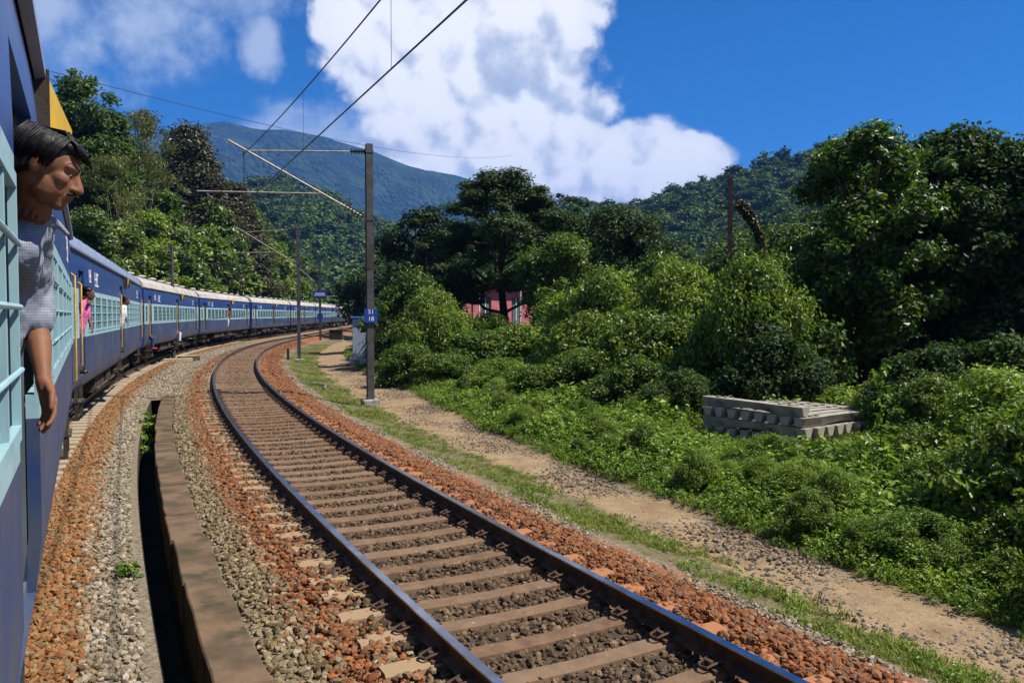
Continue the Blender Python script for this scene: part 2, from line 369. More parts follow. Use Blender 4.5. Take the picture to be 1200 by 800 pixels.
def build_ground():
    og = np.unique(np.concatenate([np.arange(-9, -2.9, .3), [-2.76, -2.75, -2.07, -2.06], np.arange(-1.8, 6.01, .2), np.arange(6.5, 14.1, .5)]))
    sg = np.concatenate([np.arange(-25, 30, .5), np.arange(30, 120, 1.5), np.arange(120, 420, 10)])
    ss, oo = np.meshgrid(sg, og, indexing='ij'); x, y, h = Pv(ss.ravel(), oo.ravel()); z = zprof(oo.ravel())
    z = z + .03*np.sin(x*1.7+y*.9)*np.sin(y*1.3-.6*x)*(oo.ravel() > 2)
    o = oo.ravel()
    pl, pr = path_edges(ss.ravel())
    mid = (o > pl) & (o < pr); z = z-.03*mid
    ns, no = len(sg), len(og); F = []; ii = np.arange(ns*no).reshape(ns, no)
    q = np.stack([ii[:-1, :-1], ii[:-1, 1:], ii[1:, 1:], ii[1:, :-1]], -1)
    # the drain: leave its slot open for chainage below 25
    k = np.where(np.isclose(og, -2.75))[0][0]; open_ = np.zeros(q.shape[:2], bool); open_[sg[:-1] < 25, k] = True
    q = q[~open_]
    me = np_mesh('ground', np.stack([x, y, z], -1), q, GM, attrs={'o': ('POINT', o), 'pl': ('POINT', pl), 'pr': ('POINT', pr)}, smooth=True)
    o_ = link(bpy.data.objects.new('track_ground', me)); tag(o_, kind='structure')
    # wide sheet
    a = np.concatenate([-np.geomspace(90, 6000, 26)[::-1], np.arange(-88, 88.1, 2.0), np.geomspace(90, 6000, 26)])
    bX, bY = np.meshgrid(a, a+30, indexing='ij'); X = bX.ravel(); Y = bY.ravel()
    S, O = so_of(X, Y); Z = zprof(np.clip(O, -60, 90))
    far = np.hypot(X, Y-30); Z = Z+np.clip((far-150)/400, 0, 1)*(1.0-Z)
    ins = np.clip((O+9.5)/2.0, 0, 1)*np.clip((13.5-O)/2.0, 0, 1)*(S < 415)
    Z = Z-1.6*ins+.15*np.sin(X*.4)*np.sin(Y*.33)*(1-ins)*(np.abs(O) > 14)
    n = len(a); ii = np.arange(n*n).reshape(n, n)
    q = np.stack([ii[:-1, :-1], ii[1:, :-1], ii[1:, 1:], ii[:-1, 1:]], -1).reshape(-1, 4)
    me = np_mesh('ground', np.stack([X, Y, Z], -1), q, mat('undergrowth_soil', (.045, .06, .018), .95, .1, var=(.075, .085, .03), vscale=.4, dirt=(.06, .05, .03), dscale=.15), smooth=True)
    tag(link(bpy.data.objects.new('ground', me)), kind='structure')
GM = ground_material()
build_ground()

# ------------------------------------------------------------------ geometry-node scatter (geometry instances owned by the scatter object)
def scatter(name, pts, rot, scl, idx, protos, kind='stuff', label=None, cat=None, parent=None):
    pts = np.asarray(pts, np.float32); n = len(pts)
    me = bpy.data.meshes.new(name); me.vertices.add(n); me.vertices.foreach_set('co', pts.ravel())
    a = me.attributes.new('rot', 'FLOAT_VECTOR', 'POINT'); a.data.foreach_set('vector', np.asarray(rot, np.float32).ravel())
    a = me.attributes.new('scl', 'FLOAT_VECTOR', 'POINT'); sc = np.asarray(scl, np.float32)
    if sc.ndim == 1: sc = np.repeat(sc[:, None], 3, 1)
    a.data.foreach_set('vector', sc.ravel())
    a = me.attributes.new('pick', 'INT', 'POINT'); a.data.foreach_set('value', np.asarray(idx, np.int32))
    ob = link(bpy.data.objects.new(name, me), parent); tag(ob, label, cat, None, kind)
    g = bpy.data.node_groups.new(name+'_scatter', 'GeometryNodeTree')
    g.interface.new_socket('Geometry', in_out='INPUT', socket_type='NodeSocketGeometry'); g.interface.new_socket('Geometry', in_out='OUTPUT', socket_type='NodeSocketGeometry')
    N = g.nodes; gi = N.new('NodeGroupInput'); go = N.new('NodeGroupOutput')
    g2i = N.new('GeometryNodeGeometryToInstance')
    for p in protos[::-1]:
        oi = N.new('GeometryNodeObjectInfo'); oi.inputs['Object'].default_value = p; oi.inputs['As Instance'].default_value = False
        g.links.new(oi.outputs['Geometry'], g2i.inputs[0])
    iop = N.new('GeometryNodeInstanceOnPoints'); iop.inputs['Pick Instance'].default_value = True
    def attr(nm, ty):
        k = N.new('GeometryNodeInputNamedAttribute'); k.data_type = ty; k.inputs['Name'].default_value = nm; return k.outputs['Attribute']
    e2r = N.new('FunctionNodeEulerToRotation'); g.links.new(attr('rot', 'FLOAT_VECTOR'), e2r.inputs[0])
    g.links.new(gi.outputs[0], iop.inputs['Points']); g.links.new(g2i.outputs[0], iop.inputs['Instance'])
    g.links.new(attr('pick', 'INT'), iop.inputs['Instance Index']); g.links.new(e2r.outputs[0], iop.inputs['Rotation']); g.links.new(attr('scl', 'FLOAT_VECTOR'), iop.inputs['Scale'])
    g.links.new(iop.outputs[0], go.inputs[0])
    md = ob.modifiers.new('scatter', 'NODES'); md.node_group = g
    return ob
def proto(me): return bpy.data.objects.new(me.name, me)     # mesh source for a scatter, not itself in the scene

# ------------------------------------------------------------------ leaves
def leaf_arrays(C, Rr, n, size, seed, shell=.45, aspect=.5, up=.5, jit=.8, droop=0.0):
    r = np.random.default_rng(seed); C = np.asarray(C, float); Rr = np.asarray(Rr, float)
    if Rr.ndim == 1: Rr = np.repeat(Rr[:, None], 3, 1)
    nn = np.asarray(n) if hasattr(n, '__len__') else np.full(len(C), n)
    k = np.repeat(np.arange(len(C)), nn.astype(int)); m = len(k)
    d = r.normal(size=(m, 3)); d /= np.linalg.norm(d, axis=1)[:, None]
    rad = r.random(m)**shell
    p = C[k]+Rr[k]*d*rad[:, None]*(1+.25*r.normal(size=(m, 1))*.6)
    nrm = d*.55+np.array([0, 0, up])+r.normal(size=(m, 3))*jit*.55; nrm /= np.linalg.norm(nrm, axis=1)[:, None]+1e-9
    t = np.cross(nrm, r.normal(size=(m, 3))); t[:, 2] -= droop; t -= nrm*np.sum(t*nrm, 1)[:, None]; t /= np.linalg.norm(t, axis=1)[:, None]+1e-9
    b = np.cross(nrm, t); ln = size*(.6+.8*r.random(m))[:, None]; w = ln*aspect
    V = np.stack([p-t*ln*.5, p+b*w*.5-t*ln*.05+nrm*w*.16, p+t*ln*.5-nrm*w*.1, p-b*w*.5-t*ln*.05+nrm*w*.16], 1).reshape(-1, 3)
    F = np.arange(m*4).reshape(m, 4)
    return V, F, r.random(m)
def leaf_mesh(name, C, Rr, n, size, mt, seed, **kw):
    V, F, c = leaf_arrays(C, Rr, n, size, seed, **kw)
    return np_mesh(name, V, F, mt, attrs={'v': ('FACE', c)})
def crown_blobs(r, h0, h1, rad, nb, br, shape='round'):
    "blob centres inside a crown between h0 and h1 of radius rad"
    C = []; Q = []
    for i in range(nb):
        t = r.random()
        if shape == 'cone': w = max(.12, (1-t)**.8)
        elif shape == 'umbrella': w = .35+.65*math.sin(math.pi*min(1, .25+t*.75))
        elif shape == 'bush': w = math.sqrt(max(.05, 1-t*t))
        else: w = math.sqrt(max(.06, 1-(2*t-1)**2))
        a = r.random()*2*math.pi; q = rad*w*math.sqrt(r.random()*.75+.25)*.88
        C.append((q*math.cos(a), q*math.sin(a), h0+(h1-h0)*t)); Q.append(br*(.65+.7*r.random()))
    for i in range(nb//5 if shape != 'cone' else nb//9):     # stray shoots beyond the rounded outline
        t = .45+.6*r.random(); a = r.random()*2*math.pi; w = math.sqrt(max(.03, 1-min(1, t)**2)) if shape == 'bush' else (max(.1, 1-t) if shape == 'cone' else math.sqrt(max(.05, 1-(2*min(1, t)-1)**2)))
        q = rad*w*(.95+.22*r.random()); C.append((q*math.cos(a), q*math.sin(a), h0+(h1-h0)*t)); Q.append(br*(.3+.3*r.random()))
    return np.array(C), np.array(Q)
def make_tree_meshes(name, seed, h, rad, h0, nb, br, nl, size, lm, shape='round', bark='bark', tr=.16, stems=1, **kw):
    r = np.random.default_rng(seed); C, Q = crown_blobs(r, h0, h-br*.6, rad, nb, br, shape)
    sq = np.stack([Q, Q, Q*kw.pop('flat', .75)], 1)
    crown = leaf_mesh(name+'_crown', C, sq, np.maximum(14, nl*(Q/br)**2), size, L[lm], seed, **kw)
    mb = MB()
    for s in range(stems):
        dx, dy = ((0, 0) if stems == 1 else (r.normal()*rad*.18, r.normal()*rad*.18)); hh = h*(.72 if shape != 'bush' else .5)
        ph = r.random()*6
        pts = [(dx*t*1.5+.06*h*.3*math.sin(t*4+ph), dy*t*1.5+.06*h*.3*math.cos(t*3+ph), -.3+(hh+.3)*t) for t in np.linspace(0, 1, 7)]
        mb.tube(pts, [tr*(1.25-.95*t) for t in np.linspace(0, 1, 7)], 8)
        for c in C[r.permutation(len(C))[:min(len(C), 16)]]:
            t = .35+.55*r.random(); b = Vector(pts[min(6, int(t*6))]); e = Vector(c)
            if e.z < b.z-.8: continue
            md = (b+e)/2+Vector((r.normal()*.15, r.normal()*.15, -.1*rad*.5))
            mb.tube([b, md, e], [tr*.42, tr*.28, tr*.09], 5, caps=False)
    trunk = mb.mesh(name+'_trunk', M[bark], True)
    return trunk, crown
def plant_tree(name, meshes, x, y, label, cat='tree', group=None, sc=1.0, rz=0.0, z=None, tilt=0):
    e = empty(name, (x, y, (gz(x, y) if z is None else z)-.05), rz); e.scale = (sc if hasattr(sc, '__len__') else (sc, sc, sc)); tag(e, label, cat, group)
    if tilt: e.rotation_euler = (tilt, 0, rz)
    link(bpy.data.objects.new('trunk' if cat == 'tree' else 'stems', meshes[0]), e)
    link(bpy.data.objects.new('crown' if cat == 'tree' else 'foliage', meshes[1]), e)
    return e

# ------------------------------------------------------------------ railway tracks
RAILP = [(-.034, 0), (.034, 0), (.036, -.012), (.034, -.036), (.010, -.046), (.009, -.125), (.068, -.145), (.068, -.158), (-.068, -.158), (-.068, -.145), (-.009, -.125), (-.010, -.046), (-.034, -.036), (-.036, -.012)]
def rail(off, s0, s1, parent, step=.5, pathf=None):
    sg = np.concatenate([np.arange(s0, min(60, s1), step), np.arange(60, s1+.1, 3.0)]) if s1 > 60 else np.arange(s0, s1+.1, step)
    n = len(RAILP); V = []
    for q, z in RAILP:
        x, y, h = (Pv(sg, off+q) if pathf is None else pathf(sg, off+q)); V.append(np.stack([x, y, np.full_like(x, z)], -1))
    V = np.stack(V, 1).reshape(-1, 3); F = []; mi = []
    for k in range(n):
        a = np.arange(len(sg)-1)*n+k; b = np.arange(len(sg)-1)*n+(k+1) % n
        F.append(np.stack([a, b, b+n, a+n], -1)); mi.append(np.full(len(a), 1 if k in (0, 1, 13) else 0))
    return link(bpy.data.objects.new('rail', np_mesh('rail', V, np.concatenate(F), [M['rail'], M['steel']], np.concatenate(mi))), parent)
def sleeper_material(name, a, b, ends):
    m = mat(name, a, .9, .15); T = NT(m.node_tree); bs = T.n['Principled BSDF']
    tc = T.add('ShaderNodeTexCoord').outputs['Object']; oi = T.add('ShaderNodeObjectInfo').outputs['Random']
    sep = T.add('ShaderNodeSeparateXYZ'); T.l.new(tc, sep.inputs[0])
    geo = T.add('ShaderNodeNewGeometry').outputs['Position']
    c = T.mix(T.ss(T.noise(geo, 7, 7, .7), .3, .7), a, b)
    c = T.mix(T.m('MULTIPLY', oi, .4), c, (.24, .17, .11))
    for sgn, ec in ((1, ends[1]), (-1, ends[0])):
        c = T.mix(T.ss(T.m('ADD', T.m('MULTIPLY', sep.outputs[0], sgn), T.m('MULTIPLY', T.noise(geo, 5, 3), .3)), 1.05, 1.2), c, ec)
    c = T.mix(T.ss(T.noise(geo, 11, 6, .7), .62, .74), c, (.42, .36, .30))
    T.l.new(c, bs.inputs['Base Color'])
    bn = T.add('ShaderNodeBump'); bn.inputs['Strength'].default_value = .5; bn.inputs['Distance'].default_value = .015
    T.l.new(T.noise(geo, 30, 6, .65), bn.inputs['Height']); T.l.new(bn.outputs[0], bs.inputs['Normal'])
    return m
SLM = sleeper_material('sleeper_concrete', (.165, .098, .058), (.090, .054, .032), ((.27, .185, .11), (.30, .13, .06)))
def sleeper_mesh():
    mb = MB(); xs = [-1.375, -1.0, -.4, 0, .4, 1.0, 1.375]; hw = [.108, .118, .10, .095, .10, .118, .108]; zt = [-.162, -.160, -.185, -.19, -.185, -.160, -.168]
    pts = []
    for x, w, z in zip(xs, hw, zt): pts += [(x, -w-.02, -.40), (x, w+.02, -.40), (x, w-.015, z-.02), (x, w-.04, z), (x, -w+.04, z), (x, -w+.015, z-.02)]
    F = []
    for i in range(6):
        for k in range(6): F.append((i*6+k, i*6+(k+1) % 6, (i+1)*6+(k+1) % 6, (i+1)*6+k))
    F += [(5, 4, 3, 2, 1, 0), (36, 37, 38, 39, 40, 41)]
    return mb.poly(pts, F).mesh('sleeper', SLM)
SLEEPER = sleeper_mesh(); SLM = sleeper_material('pale_sleeper_concrete', (.24, .19, .13), (.15, .11, .075), ((.30, .24, .17), (.30, .24, .17))); SLEEPER_PALE = sleeper_mesh()
def clip_mesh():
    mb = MB()    # plate, shoulder and a bent spring bar
    mb.box(-.06, .06, -.09, .09, -.165, -.148)
    mb.tube([(-.05, -.06, -.14), (-.02, -.06, -.105), (.05, -.05, -.12), (.10, -.045, -.135), (.12, 0, -.135), (.10, .045, -.135), (.05, .05, -.12), (-.02, .06, -.105), (-.05, .06, -.14)], .0115, 6)
    mb.box(.02, .055, -.03, .03, -.16, -.105)
    return mb.mesh('clip', M['rail'])
CLIP = clip_mesh()
def lay_track(label, off, s0, s1, sl_end, clip_end, seed):
    root = empty('railway_track', P(0, off, 0)); tag(root, label, 'railway track'); root.rotation_euler = (0, 0, 0)
    inv = Matrix.Translation(-Vector(root.location))
    for q in (-.872, .872):
        o = rail(off+q, s0, s1, root); o.matrix_parent_inverse = inv
    r = np.random.default_rng(seed); s = s0+2
    while s < sl_end:
        o = link(bpy.data.objects.new('sleeper', SLEEPER if off == 0 else SLEEPER_PALE), root); o.location = P(s+r.normal()*.02, off, -.004+r.normal()*.006)
        o.rotation_euler = (0, 0, -head(s)+r.normal()*.012); o.matrix_parent_inverse = inv
        if 0 < s < clip_end:
            for q in (-.872, .872):
                for sd_ in (-1, 1):
                    c = link(bpy.data.objects.new('clip', CLIP), o); c.location = (q+sd_*.085, 0, 0); c.rotation_euler = (0, 0, 0 if sd_ > 0 else math.pi)
        s += .54
    return root
lay_track('open curved railway track of rusty rails on brown concrete sleepers beside the train', 0.0, -14, 400, 110, 26, 1)
lay_track('railway track under the blue train, mostly hidden by its coaches', OWN, -14, 400, 75, 0, 2)

# ------------------------------------------------------------------ drain between the tracks
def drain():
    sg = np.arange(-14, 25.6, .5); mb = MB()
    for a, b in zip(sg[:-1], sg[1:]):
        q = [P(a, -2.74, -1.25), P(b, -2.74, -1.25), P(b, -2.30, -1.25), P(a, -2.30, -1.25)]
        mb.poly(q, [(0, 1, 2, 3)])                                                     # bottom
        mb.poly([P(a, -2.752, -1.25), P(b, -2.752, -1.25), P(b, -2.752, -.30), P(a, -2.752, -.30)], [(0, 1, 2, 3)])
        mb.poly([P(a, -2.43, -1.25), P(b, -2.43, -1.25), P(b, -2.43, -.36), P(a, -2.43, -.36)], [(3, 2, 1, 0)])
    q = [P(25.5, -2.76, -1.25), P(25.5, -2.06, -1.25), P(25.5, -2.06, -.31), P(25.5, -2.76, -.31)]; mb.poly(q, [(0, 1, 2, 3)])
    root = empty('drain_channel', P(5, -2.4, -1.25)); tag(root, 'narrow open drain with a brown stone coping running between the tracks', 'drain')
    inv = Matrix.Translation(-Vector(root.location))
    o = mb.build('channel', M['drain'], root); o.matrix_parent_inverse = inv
    s = -14.0; r = np.random.default_rng(4)
    while s < 25.4:
        ln = float(r.choice([1.2, 1.9, 2.6, .8])); e = min(s+ln, 25.5); mb = MB(); dz = r.normal()*.008; do = r.normal()*.008
        ns = max(2, int((e-s)/.4)+1); st = np.linspace(s+.008, e-.008, ns); pts = []; F = []
        for t in st:
            w0 = -2.45+do+r.normal()*.006; w1 = -2.075+do+r.normal()*.006; zt = -.235+dz+r.normal()*.004
            pts += [P(t, w0, -.75), P(t, w1, -.75), P(t, w1, zt-.012), P(t, w1-.014, zt), P(t, w0+.014, zt), P(t, w0, zt-.012)]
        for i in range(ns-1):
            for k in range(6): F.append((i*6+k, (i+1)*6+k, (i+1)*6+(k+1) % 6, i*6+(k+1) % 6))
        F += [(0, 1, 2, 3, 4, 5), tuple((ns-1)*6+k for k in (5, 4, 3, 2, 1, 0))]
        mb.poly(pts, F); o = mb.build('coping_stone', M['slabtop'], root); o.matrix_parent_inverse = inv
        s = e
drain()

# ------------------------------------------------------------------ ballast
def stone_protos(name, m, n=5):
    out = []
    for i in range(n):
        bm = bmesh.new(); bmesh.ops.create_icosphere(bm, subdivisions=1, radius=.5); r = np.random.default_rng(100+i)
        for v in bm.verts:
            k = .8+.45*r.random(); v.co = Vector((v.co.x*k*1.15, v.co.y*k*.95, v.co.z*k*.72))
        me = bpy.data.meshes.new(name); bm.to_mesh(me); bm.free(); me.materials.append(m); out.append(proto(me))
    return out
def stones(name, m, zone, seed, label):
    r = np.random.default_rng(seed); S = []; O = []; Z = []
    for s0, s1, o0, o1, dens, size, gap in zone:
        n = int((s1-s0)*abs(o1-o0)*dens); s = s0+(s1-s0)*r.random(n); o = o0+(o1-o0)*r.random(n)
        S.append(s); O.append(o); Z.append(size*(.55+.75*r.random(n)**1.5))
    S = np.concatenate(S); O = np.concatenate(O); Z = np.concatenate(Z)
    O = O+r.normal(size=len(O))*(.06 if 'rust' in m else .11)
    keep = ~((O > -2.86) & (O < -2.05) & (S < 25.6)); S, O, Z = S[keep], O[keep], Z[keep]
    x, y, h = Pv(S, O); z = zprof(O)+Z*(.08+.22*r.random(len(S)))+.05*np.interp(O, [-1.75, -1.45, -1.05, -.95, .95, 1.05, 1.5, 1.8], [0, .8, 1, 0, 0, 1, .8, 0])*(r.random(len(O)) < .6)
    n = len(S)
    rot = np.stack([r.normal(size=n)*.5, r.normal(size=n)*.5, r.random(n)*6.28], -1)
    scatter(name, np.stack([x, y, z], -1), rot, Z, r.integers(0, 5, n), stone_protos(name, SM[m]), label=label, cat='gravel')
A, B, C_ = (-2, 13), (13, 30), (30, 75)
def zones(o0, o1, d, sz, far=True):
    z = [(*A, o0, o1, d, sz, 0), (*B, o0, o1, d*.72, sz*1.12, 0)]
    if far: z.append((*C_, o0, o1, d*.22, sz*1.4, 0))
    return z
stones('ballast', 'beige', zones(-2.05, -1.62, 640, .062)+zones(-1.3, -1.0, 230, .062), 11, 'tan crushed stone between the drain coping and the open track')
stones('ballast', 'grey', zones(-3.3, -2.80, 700, .056)+[(25.5, 75, -2.8, -1.7, 180, .08, 0)]+zones(2.05, 2.5, 330, .045), 12, 'grey and buff crushed stone between the train and the drain')
stones('ballast', 'rusto', zones(-4.0, -3.3, 700, .060), 13, 'orange stained crushed stone along the train')
stones('ballast', 'rust', zones(-1.68, -1.2, 800, .060)+zones(.98, 2.05, 560, .060), 14, 'rust red crushed stone along both sides of the open track')
stones('ballast', 'dark', zones(-1.2, 1.0, 430, .056), 15, 'dark oily crushed stone between the rails')
def path_stones():
    r = np.random.default_rng(16); n = 24000; s = -1+46*r.random(n)**1.5; pl, pr = path_edges(s)
    t = r.random(n); o = np.where(r.random(n) < .62, pr+.25-(np.abs(r.normal(size=n))*.6), pl-.1+t*(pr-pl+.3))
    keep = (o > 2.3) & (o < 7); s, o = s[keep], o[keep]; n = len(s)
    e = 5000; s = np.concatenate([s, 40*r.random(e)]); o = np.concatenate([o, 2.2+.5*r.random(e)]); n = len(s)
    x, y, h = Pv(s, o); z = zprof(o)-.03+.004; sc = .013+.055*r.random(n)**3.0
    scatter('path_stones', np.stack([x, y, z], -1), np.stack([r.normal(size=n)*.3, r.normal(size=n)*.3, r.random(n)*6.28], -1), sc, r.integers(0, 5, n), stone_protos('path_stones', SM['path']), label='loose grey stones strewn on the dirt path', cat='gravel')
path_stones()

# ------------------------------------------------------------------ the train
LEN = 10.67
PROF = [(.97, 1.49), (1.05, 1.545), (1.2, 1.59), (1.45, 1.62), (2.95, 1.62), (3.3, 1.61), (3.6, 1.585)]
def py(z): return float(np.interp(z, [p[0] for p in PROF], [p[1] for p in PROF]))
def strip(mb, x0, x1, z0, z1, side, mi, th=.05):
    zs = [z0]+[p[0] for p in PROF if z0+.01 < p[0] < z1-.01]+[z1]
    for a, b in zip(zs[:-1], zs[1:]):
        ya, yb = py(a)*side, py(b)*side; ta, tb = ya-th*side, yb-th*side
        mb.hexa([(x0, min(ya, ta), a), (x1, min(ya, ta), a), (x1, max(ya, ta), a), (x0, max(ya, ta), a), (x0, min(yb, tb), b), (x1, min(yb, tb), b), (x1, max(yb, tb), b), (x0, max(yb, tb), b)], mi)
DOORS = [(-9.55, -8.75), (-.55, .55), (8.75, 9.55)]
WIN = []
for i in range(6):
    c = .62+.54+i*1.305; WIN += [(c-.52, c+.52), (-c-.52, -c+.52)]
WIN += [(-10.35, -9.95), (9.95, 10.35)]
WIN.sort()
W0, W1 = 2.06, 2.78; B0, B1 = 1.96, 2.87
def coach_meshes(blue_roof=False):
    mb = MB()
    for side in (-1, 1):
        ops = sorted(DOORS); xs = [-LEN]+[v for d in ops for v in d]+[LEN]
        for a, b in zip(xs[0::2], xs[1::2]):
            strip(mb, a, b, .97, B0, side, 1)
            strip(mb, a, b, B0, W0, side, 2); strip(mb, a, b, W1, B1, side, 2)
            strip(mb, a, b, B1, 3.6, side, 0)
            ws = [w for w in WIN if w[0] > a and w[1] < b] if side < 0 else []
            e = [a]+[v for w in ws for v in w]+[b]
            for p, q in zip(e[0::2], e[1::2]):
                if q-p > .01: strip(mb, p, q, W0, W1, side, 2, .018)
        for a, b in ops:
            strip(mb, a, b, .97, 1.22, side, 1); strip(mb, a, b, 3.22, 3.6, side, 0)
            # vestibule: side partitions and back wall of the doorway
            y0, y1 = sorted((side*1.565, side*.75))
            mb.box(a-.03, a, y0, y1, 1.28, 3.4, 3); mb.box(b, b+.03, y0, y1, 1.28, 3.4, 3)
            # door leaf folded inwards
            mb.box(a+.004, a+.045, *sorted((side*1.55, side*.85)), 1.30, 3.15, 2)
        for x in (-LEN, LEN): mb.box(x-.02, x+.02, *sorted((side*.45, side*1.58)), .97, 3.6, 0)
    mb.box(-LEN, LEN, -1.56, 1.56, 1.18, 1.27, 3)                                      # floor
    for x in (-LEN, LEN): mb.box(x-.02, x+.02, -.45, .45, 3.1, 3.6, 0)
    body = mb.mesh('body', [M['navy'], M['navy_low'], M['pale'], M['inside']])
    # roof
    rp = [(1.60, 3.545), (1.645, 3.56), (1.645, 3.60), (1.585, 3.605), (1.52, 3.80), (1.36, 3.96), (1.1, 4.07), (.7, 4.15), (.35, 4.185), (0, 4.195)]
    rp = rp+[(-y, z) for y, z in rp[-2::-1]]
    xs = np.linspace(-LEN-.03, LEN+.03, 18); n = len(rp); mb = MB(); pts = [(x, y, z) for x in xs for y, z in rp]; F = []; 
    for i in range(len(xs)-1):
        for k in range(n-1): F.append((i*n+k, i*n+k+1, (i+1)*n+k+1, (i+1)*n+k))
    F.append(tuple(range(n))); F.append(tuple((len(xs)-1)*n+k for k in range(n))[::-1])
    mb.poly(pts, F)
    for f in range(len(xs)-1):
        if f: 
            x = xs[f]
            for k in range(4, n-5): mb.hexa([(x-.02, *rp[k]), (x+.02, *rp[k]), (x+.02, *rp[k+1]), (x-.02, *rp[k+1]), (x-.02, rp[k][0], rp[k][1]+.012), (x+.02, rp[k][0], rp[k][1]+.012), (x+.02, rp[k+1][0], rp[k+1][1]+.012), (x-.02, rp[k+1][0], rp[k+1][1]+.012)])
    roof = mb.mesh('roof', M['roofb'] if blue_roof else M['roof'], False)
    return body, roof
def window_mesh(w, cols, rows=4):
    mb = MB(); y = -1.62; hw = w/2
    mb.box(-hw-.02, -hw+.012, y-.010, y+.012, W0-.02, W1+.02); mb.box(hw-.012, hw+.02, y-.010, y+.012, W0-.02, W1+.02)
    mb.box(-hw+.012, hw-.012, y-.012, y+.014, W0-.02, W0+.02); mb.box(-hw+.012, hw-.012, y-.012, y+.014, W1-.02, W1+.02)
    for k in range(1, rows): z = W0+(W1-W0)*k/rows; mb.tube([(-hw+.01, y-.014, z), (hw-.01, y-.014, z)], .0085, 8)
    for k in range(1, cols):
        x = -hw+w*k/cols; mb.box(x-.016, x+.016, y-.006, y+.012, W0+.02, W1-.02)
    return mb.mesh('window', M['pale'])
WM, WS = window_mesh(1.04, 3), window_mesh(.40, 1, 3)
def bogie_meshes():
    mb = MB()
    for s in (-1, 1):
        mb.box(-1.75, 1.75, s*1.0-.08, s*1.0+.08, .62, .86); mb.box(-1.9, -1.0, s*1.0-.06, s*1.0+.06, .38, .62); mb.box(1.0, 1.9, s*1.0-.06, s*1.0+.06, .38, .62)
        mb.box(-.5, .5, s*1.05-.10, s*1.05+.10, .34, .60)
        for x in (-1.75, -1.1, 1.1, 1.75): mb.cyl((x, s*1.08, .55), (0, 0, 1), .09, .36, 10)
        for x in (-.3, .3): mb.cyl((x, s*1.1, .62), (0, 0, 1), .10, .3, 10)
        for x in (-1.45, 1.45): mb.box(x-.15, x+.15, s*1.12-.07, s*1.12+.07, .32, .62)
    mb.box(-.35, .35, -1.1, 1.1, .7, 1.0)
    frame = mb.mesh('frame', M['under'])
    mb = MB()
    for s in (-1, 1):
        mb.cyl((0, s*.835, .44), (0, 1, 0), .455, .12, 24); mb.cyl((0, s*.775, .44), (0, 1, 0), .485, .03, 24); mb.cyl((0, s*.91, .44), (0, 1, 0), .2, .06, 14)
    mb.cyl((0, 0, .44), (0, 1, 0), .09, 1.6, 10)
    return frame, mb.mesh('wheelset', [M['black']])
def equip_mesh():
    mb = MB()
    mb.box(-4.6, -2.6, -1.35, -.5, .5, 1.0); mb.box(-2.2, -1.0, -1.38, -.7, .55, 1.0); mb.box(.8, 2.6, -1.36, -.4, .48, 1.0); mb.box(3.2, 4.4, -1.3, -.6, .58, 1.0)
    mb.cyl((0, -.95, .72), (1, 0, 0), .2, 1.3, 14)
    mb.box(-10.5, 10.5, -1.2, -1.05, .95, 1.2); mb.box(-10.5, 10.5, 1.05, 1.2, .95, 1.2)
    mb.tube([(-5.0, -1.42, .62), (5.0, -1.42, .60)], .035, 6); mb.box(-5.2, 5.2, .5, 1.3, .55, 1.0)
    for x in (-10.65, 10.65):
        for s in (-1, 1): mb.cyl((x+.25*np.sign(x), s*.98, 1.05), (1, 0, 0), .07, .5, 10); mb.cyl((x+.52*np.sign(x), s*.98, 1.05), (1, 0, 0), .22, .05, 16)
        mb.box(min(x, x+.55*np.sign(x)), max(x, x+.55*np.sign(x)), -.12, .12, .92, 1.12)
    return mb.mesh('underframe', M['under'])
def gang_mesh():
    mb = MB()
    for k in range(5):
        x = LEN+.04+k*.1; w = .52 if k % 2 else .47
        mb.box(x, x+.095, -w, w, 1.2, 3.12 if k % 2 else 3.07)
    return mb.mesh('gangway', M['black'])
def step_mesh():
    mb = MB(); mb.box(-.36, .36, -1.60, -1.38, .74, .77); mb.box(-.36, .36, -1.52, -1.34, .44, .47)
    for x in (-.35, .33): mb.box(x, x+.02, -1.56, -1.50, .44, 1.1)
    return mb.mesh('footstep', M['under'])
def handrail_mesh():
    mb = MB(); y = -1.665; mb.tube([(0, -1.60, 1.40), (0, y, 1.45), (0, y, 2.0), (0, y, 2.95), (0, -1.60, 3.0)], .013, 8); return mb.mesh('handrail', M['yellow'], True)
def board_mesh():
    mb = MB(); mb.hexa([(-.45, -1.655, 3.25), (.45, -1.655, 3.25), (.45, -1.635, 3.25), (-.45, -1.635, 3.25), (-.45, -1.715, 3.52), (.45, -1.715, 3.52), (.45, -1.695, 3.52), (-.45, -1.695, 3.52)], 0)
    mb.box(-.47, -.45, -1.72, -1.58, 3.24, 3.54, 1); mb.box(.45, .47, -1.72, -1.58, 3.24, 3.54, 1)
    return mb.mesh('destination_board', [M['board'], M['black']])
def board_near_mesh():
    mb = MB(); ya, yb = -1.64, -1.725       # swings loose: the leading edge stands off the side
    mb.hexa([(-.45, ya, 3.24), (.42, yb, 3.22), (.42, yb+.02, 3.22), (-.45, ya+.02, 3.24), (-.45, ya-.02, 3.56), (.42, yb-.02, 3.50), (.42, yb, 3.50), (-.45, ya, 3.56)], 0)
    mb.box(-.50, -.455, -1.66, -1.58, 3.22, 3.60, 1); mb.box(-.1, -.05, -1.655, -1.58, 3.5, 3.58, 1)
    return mb.mesh('destination_board', [M['board'], M['black']])
BOARDN = board_near_mesh()
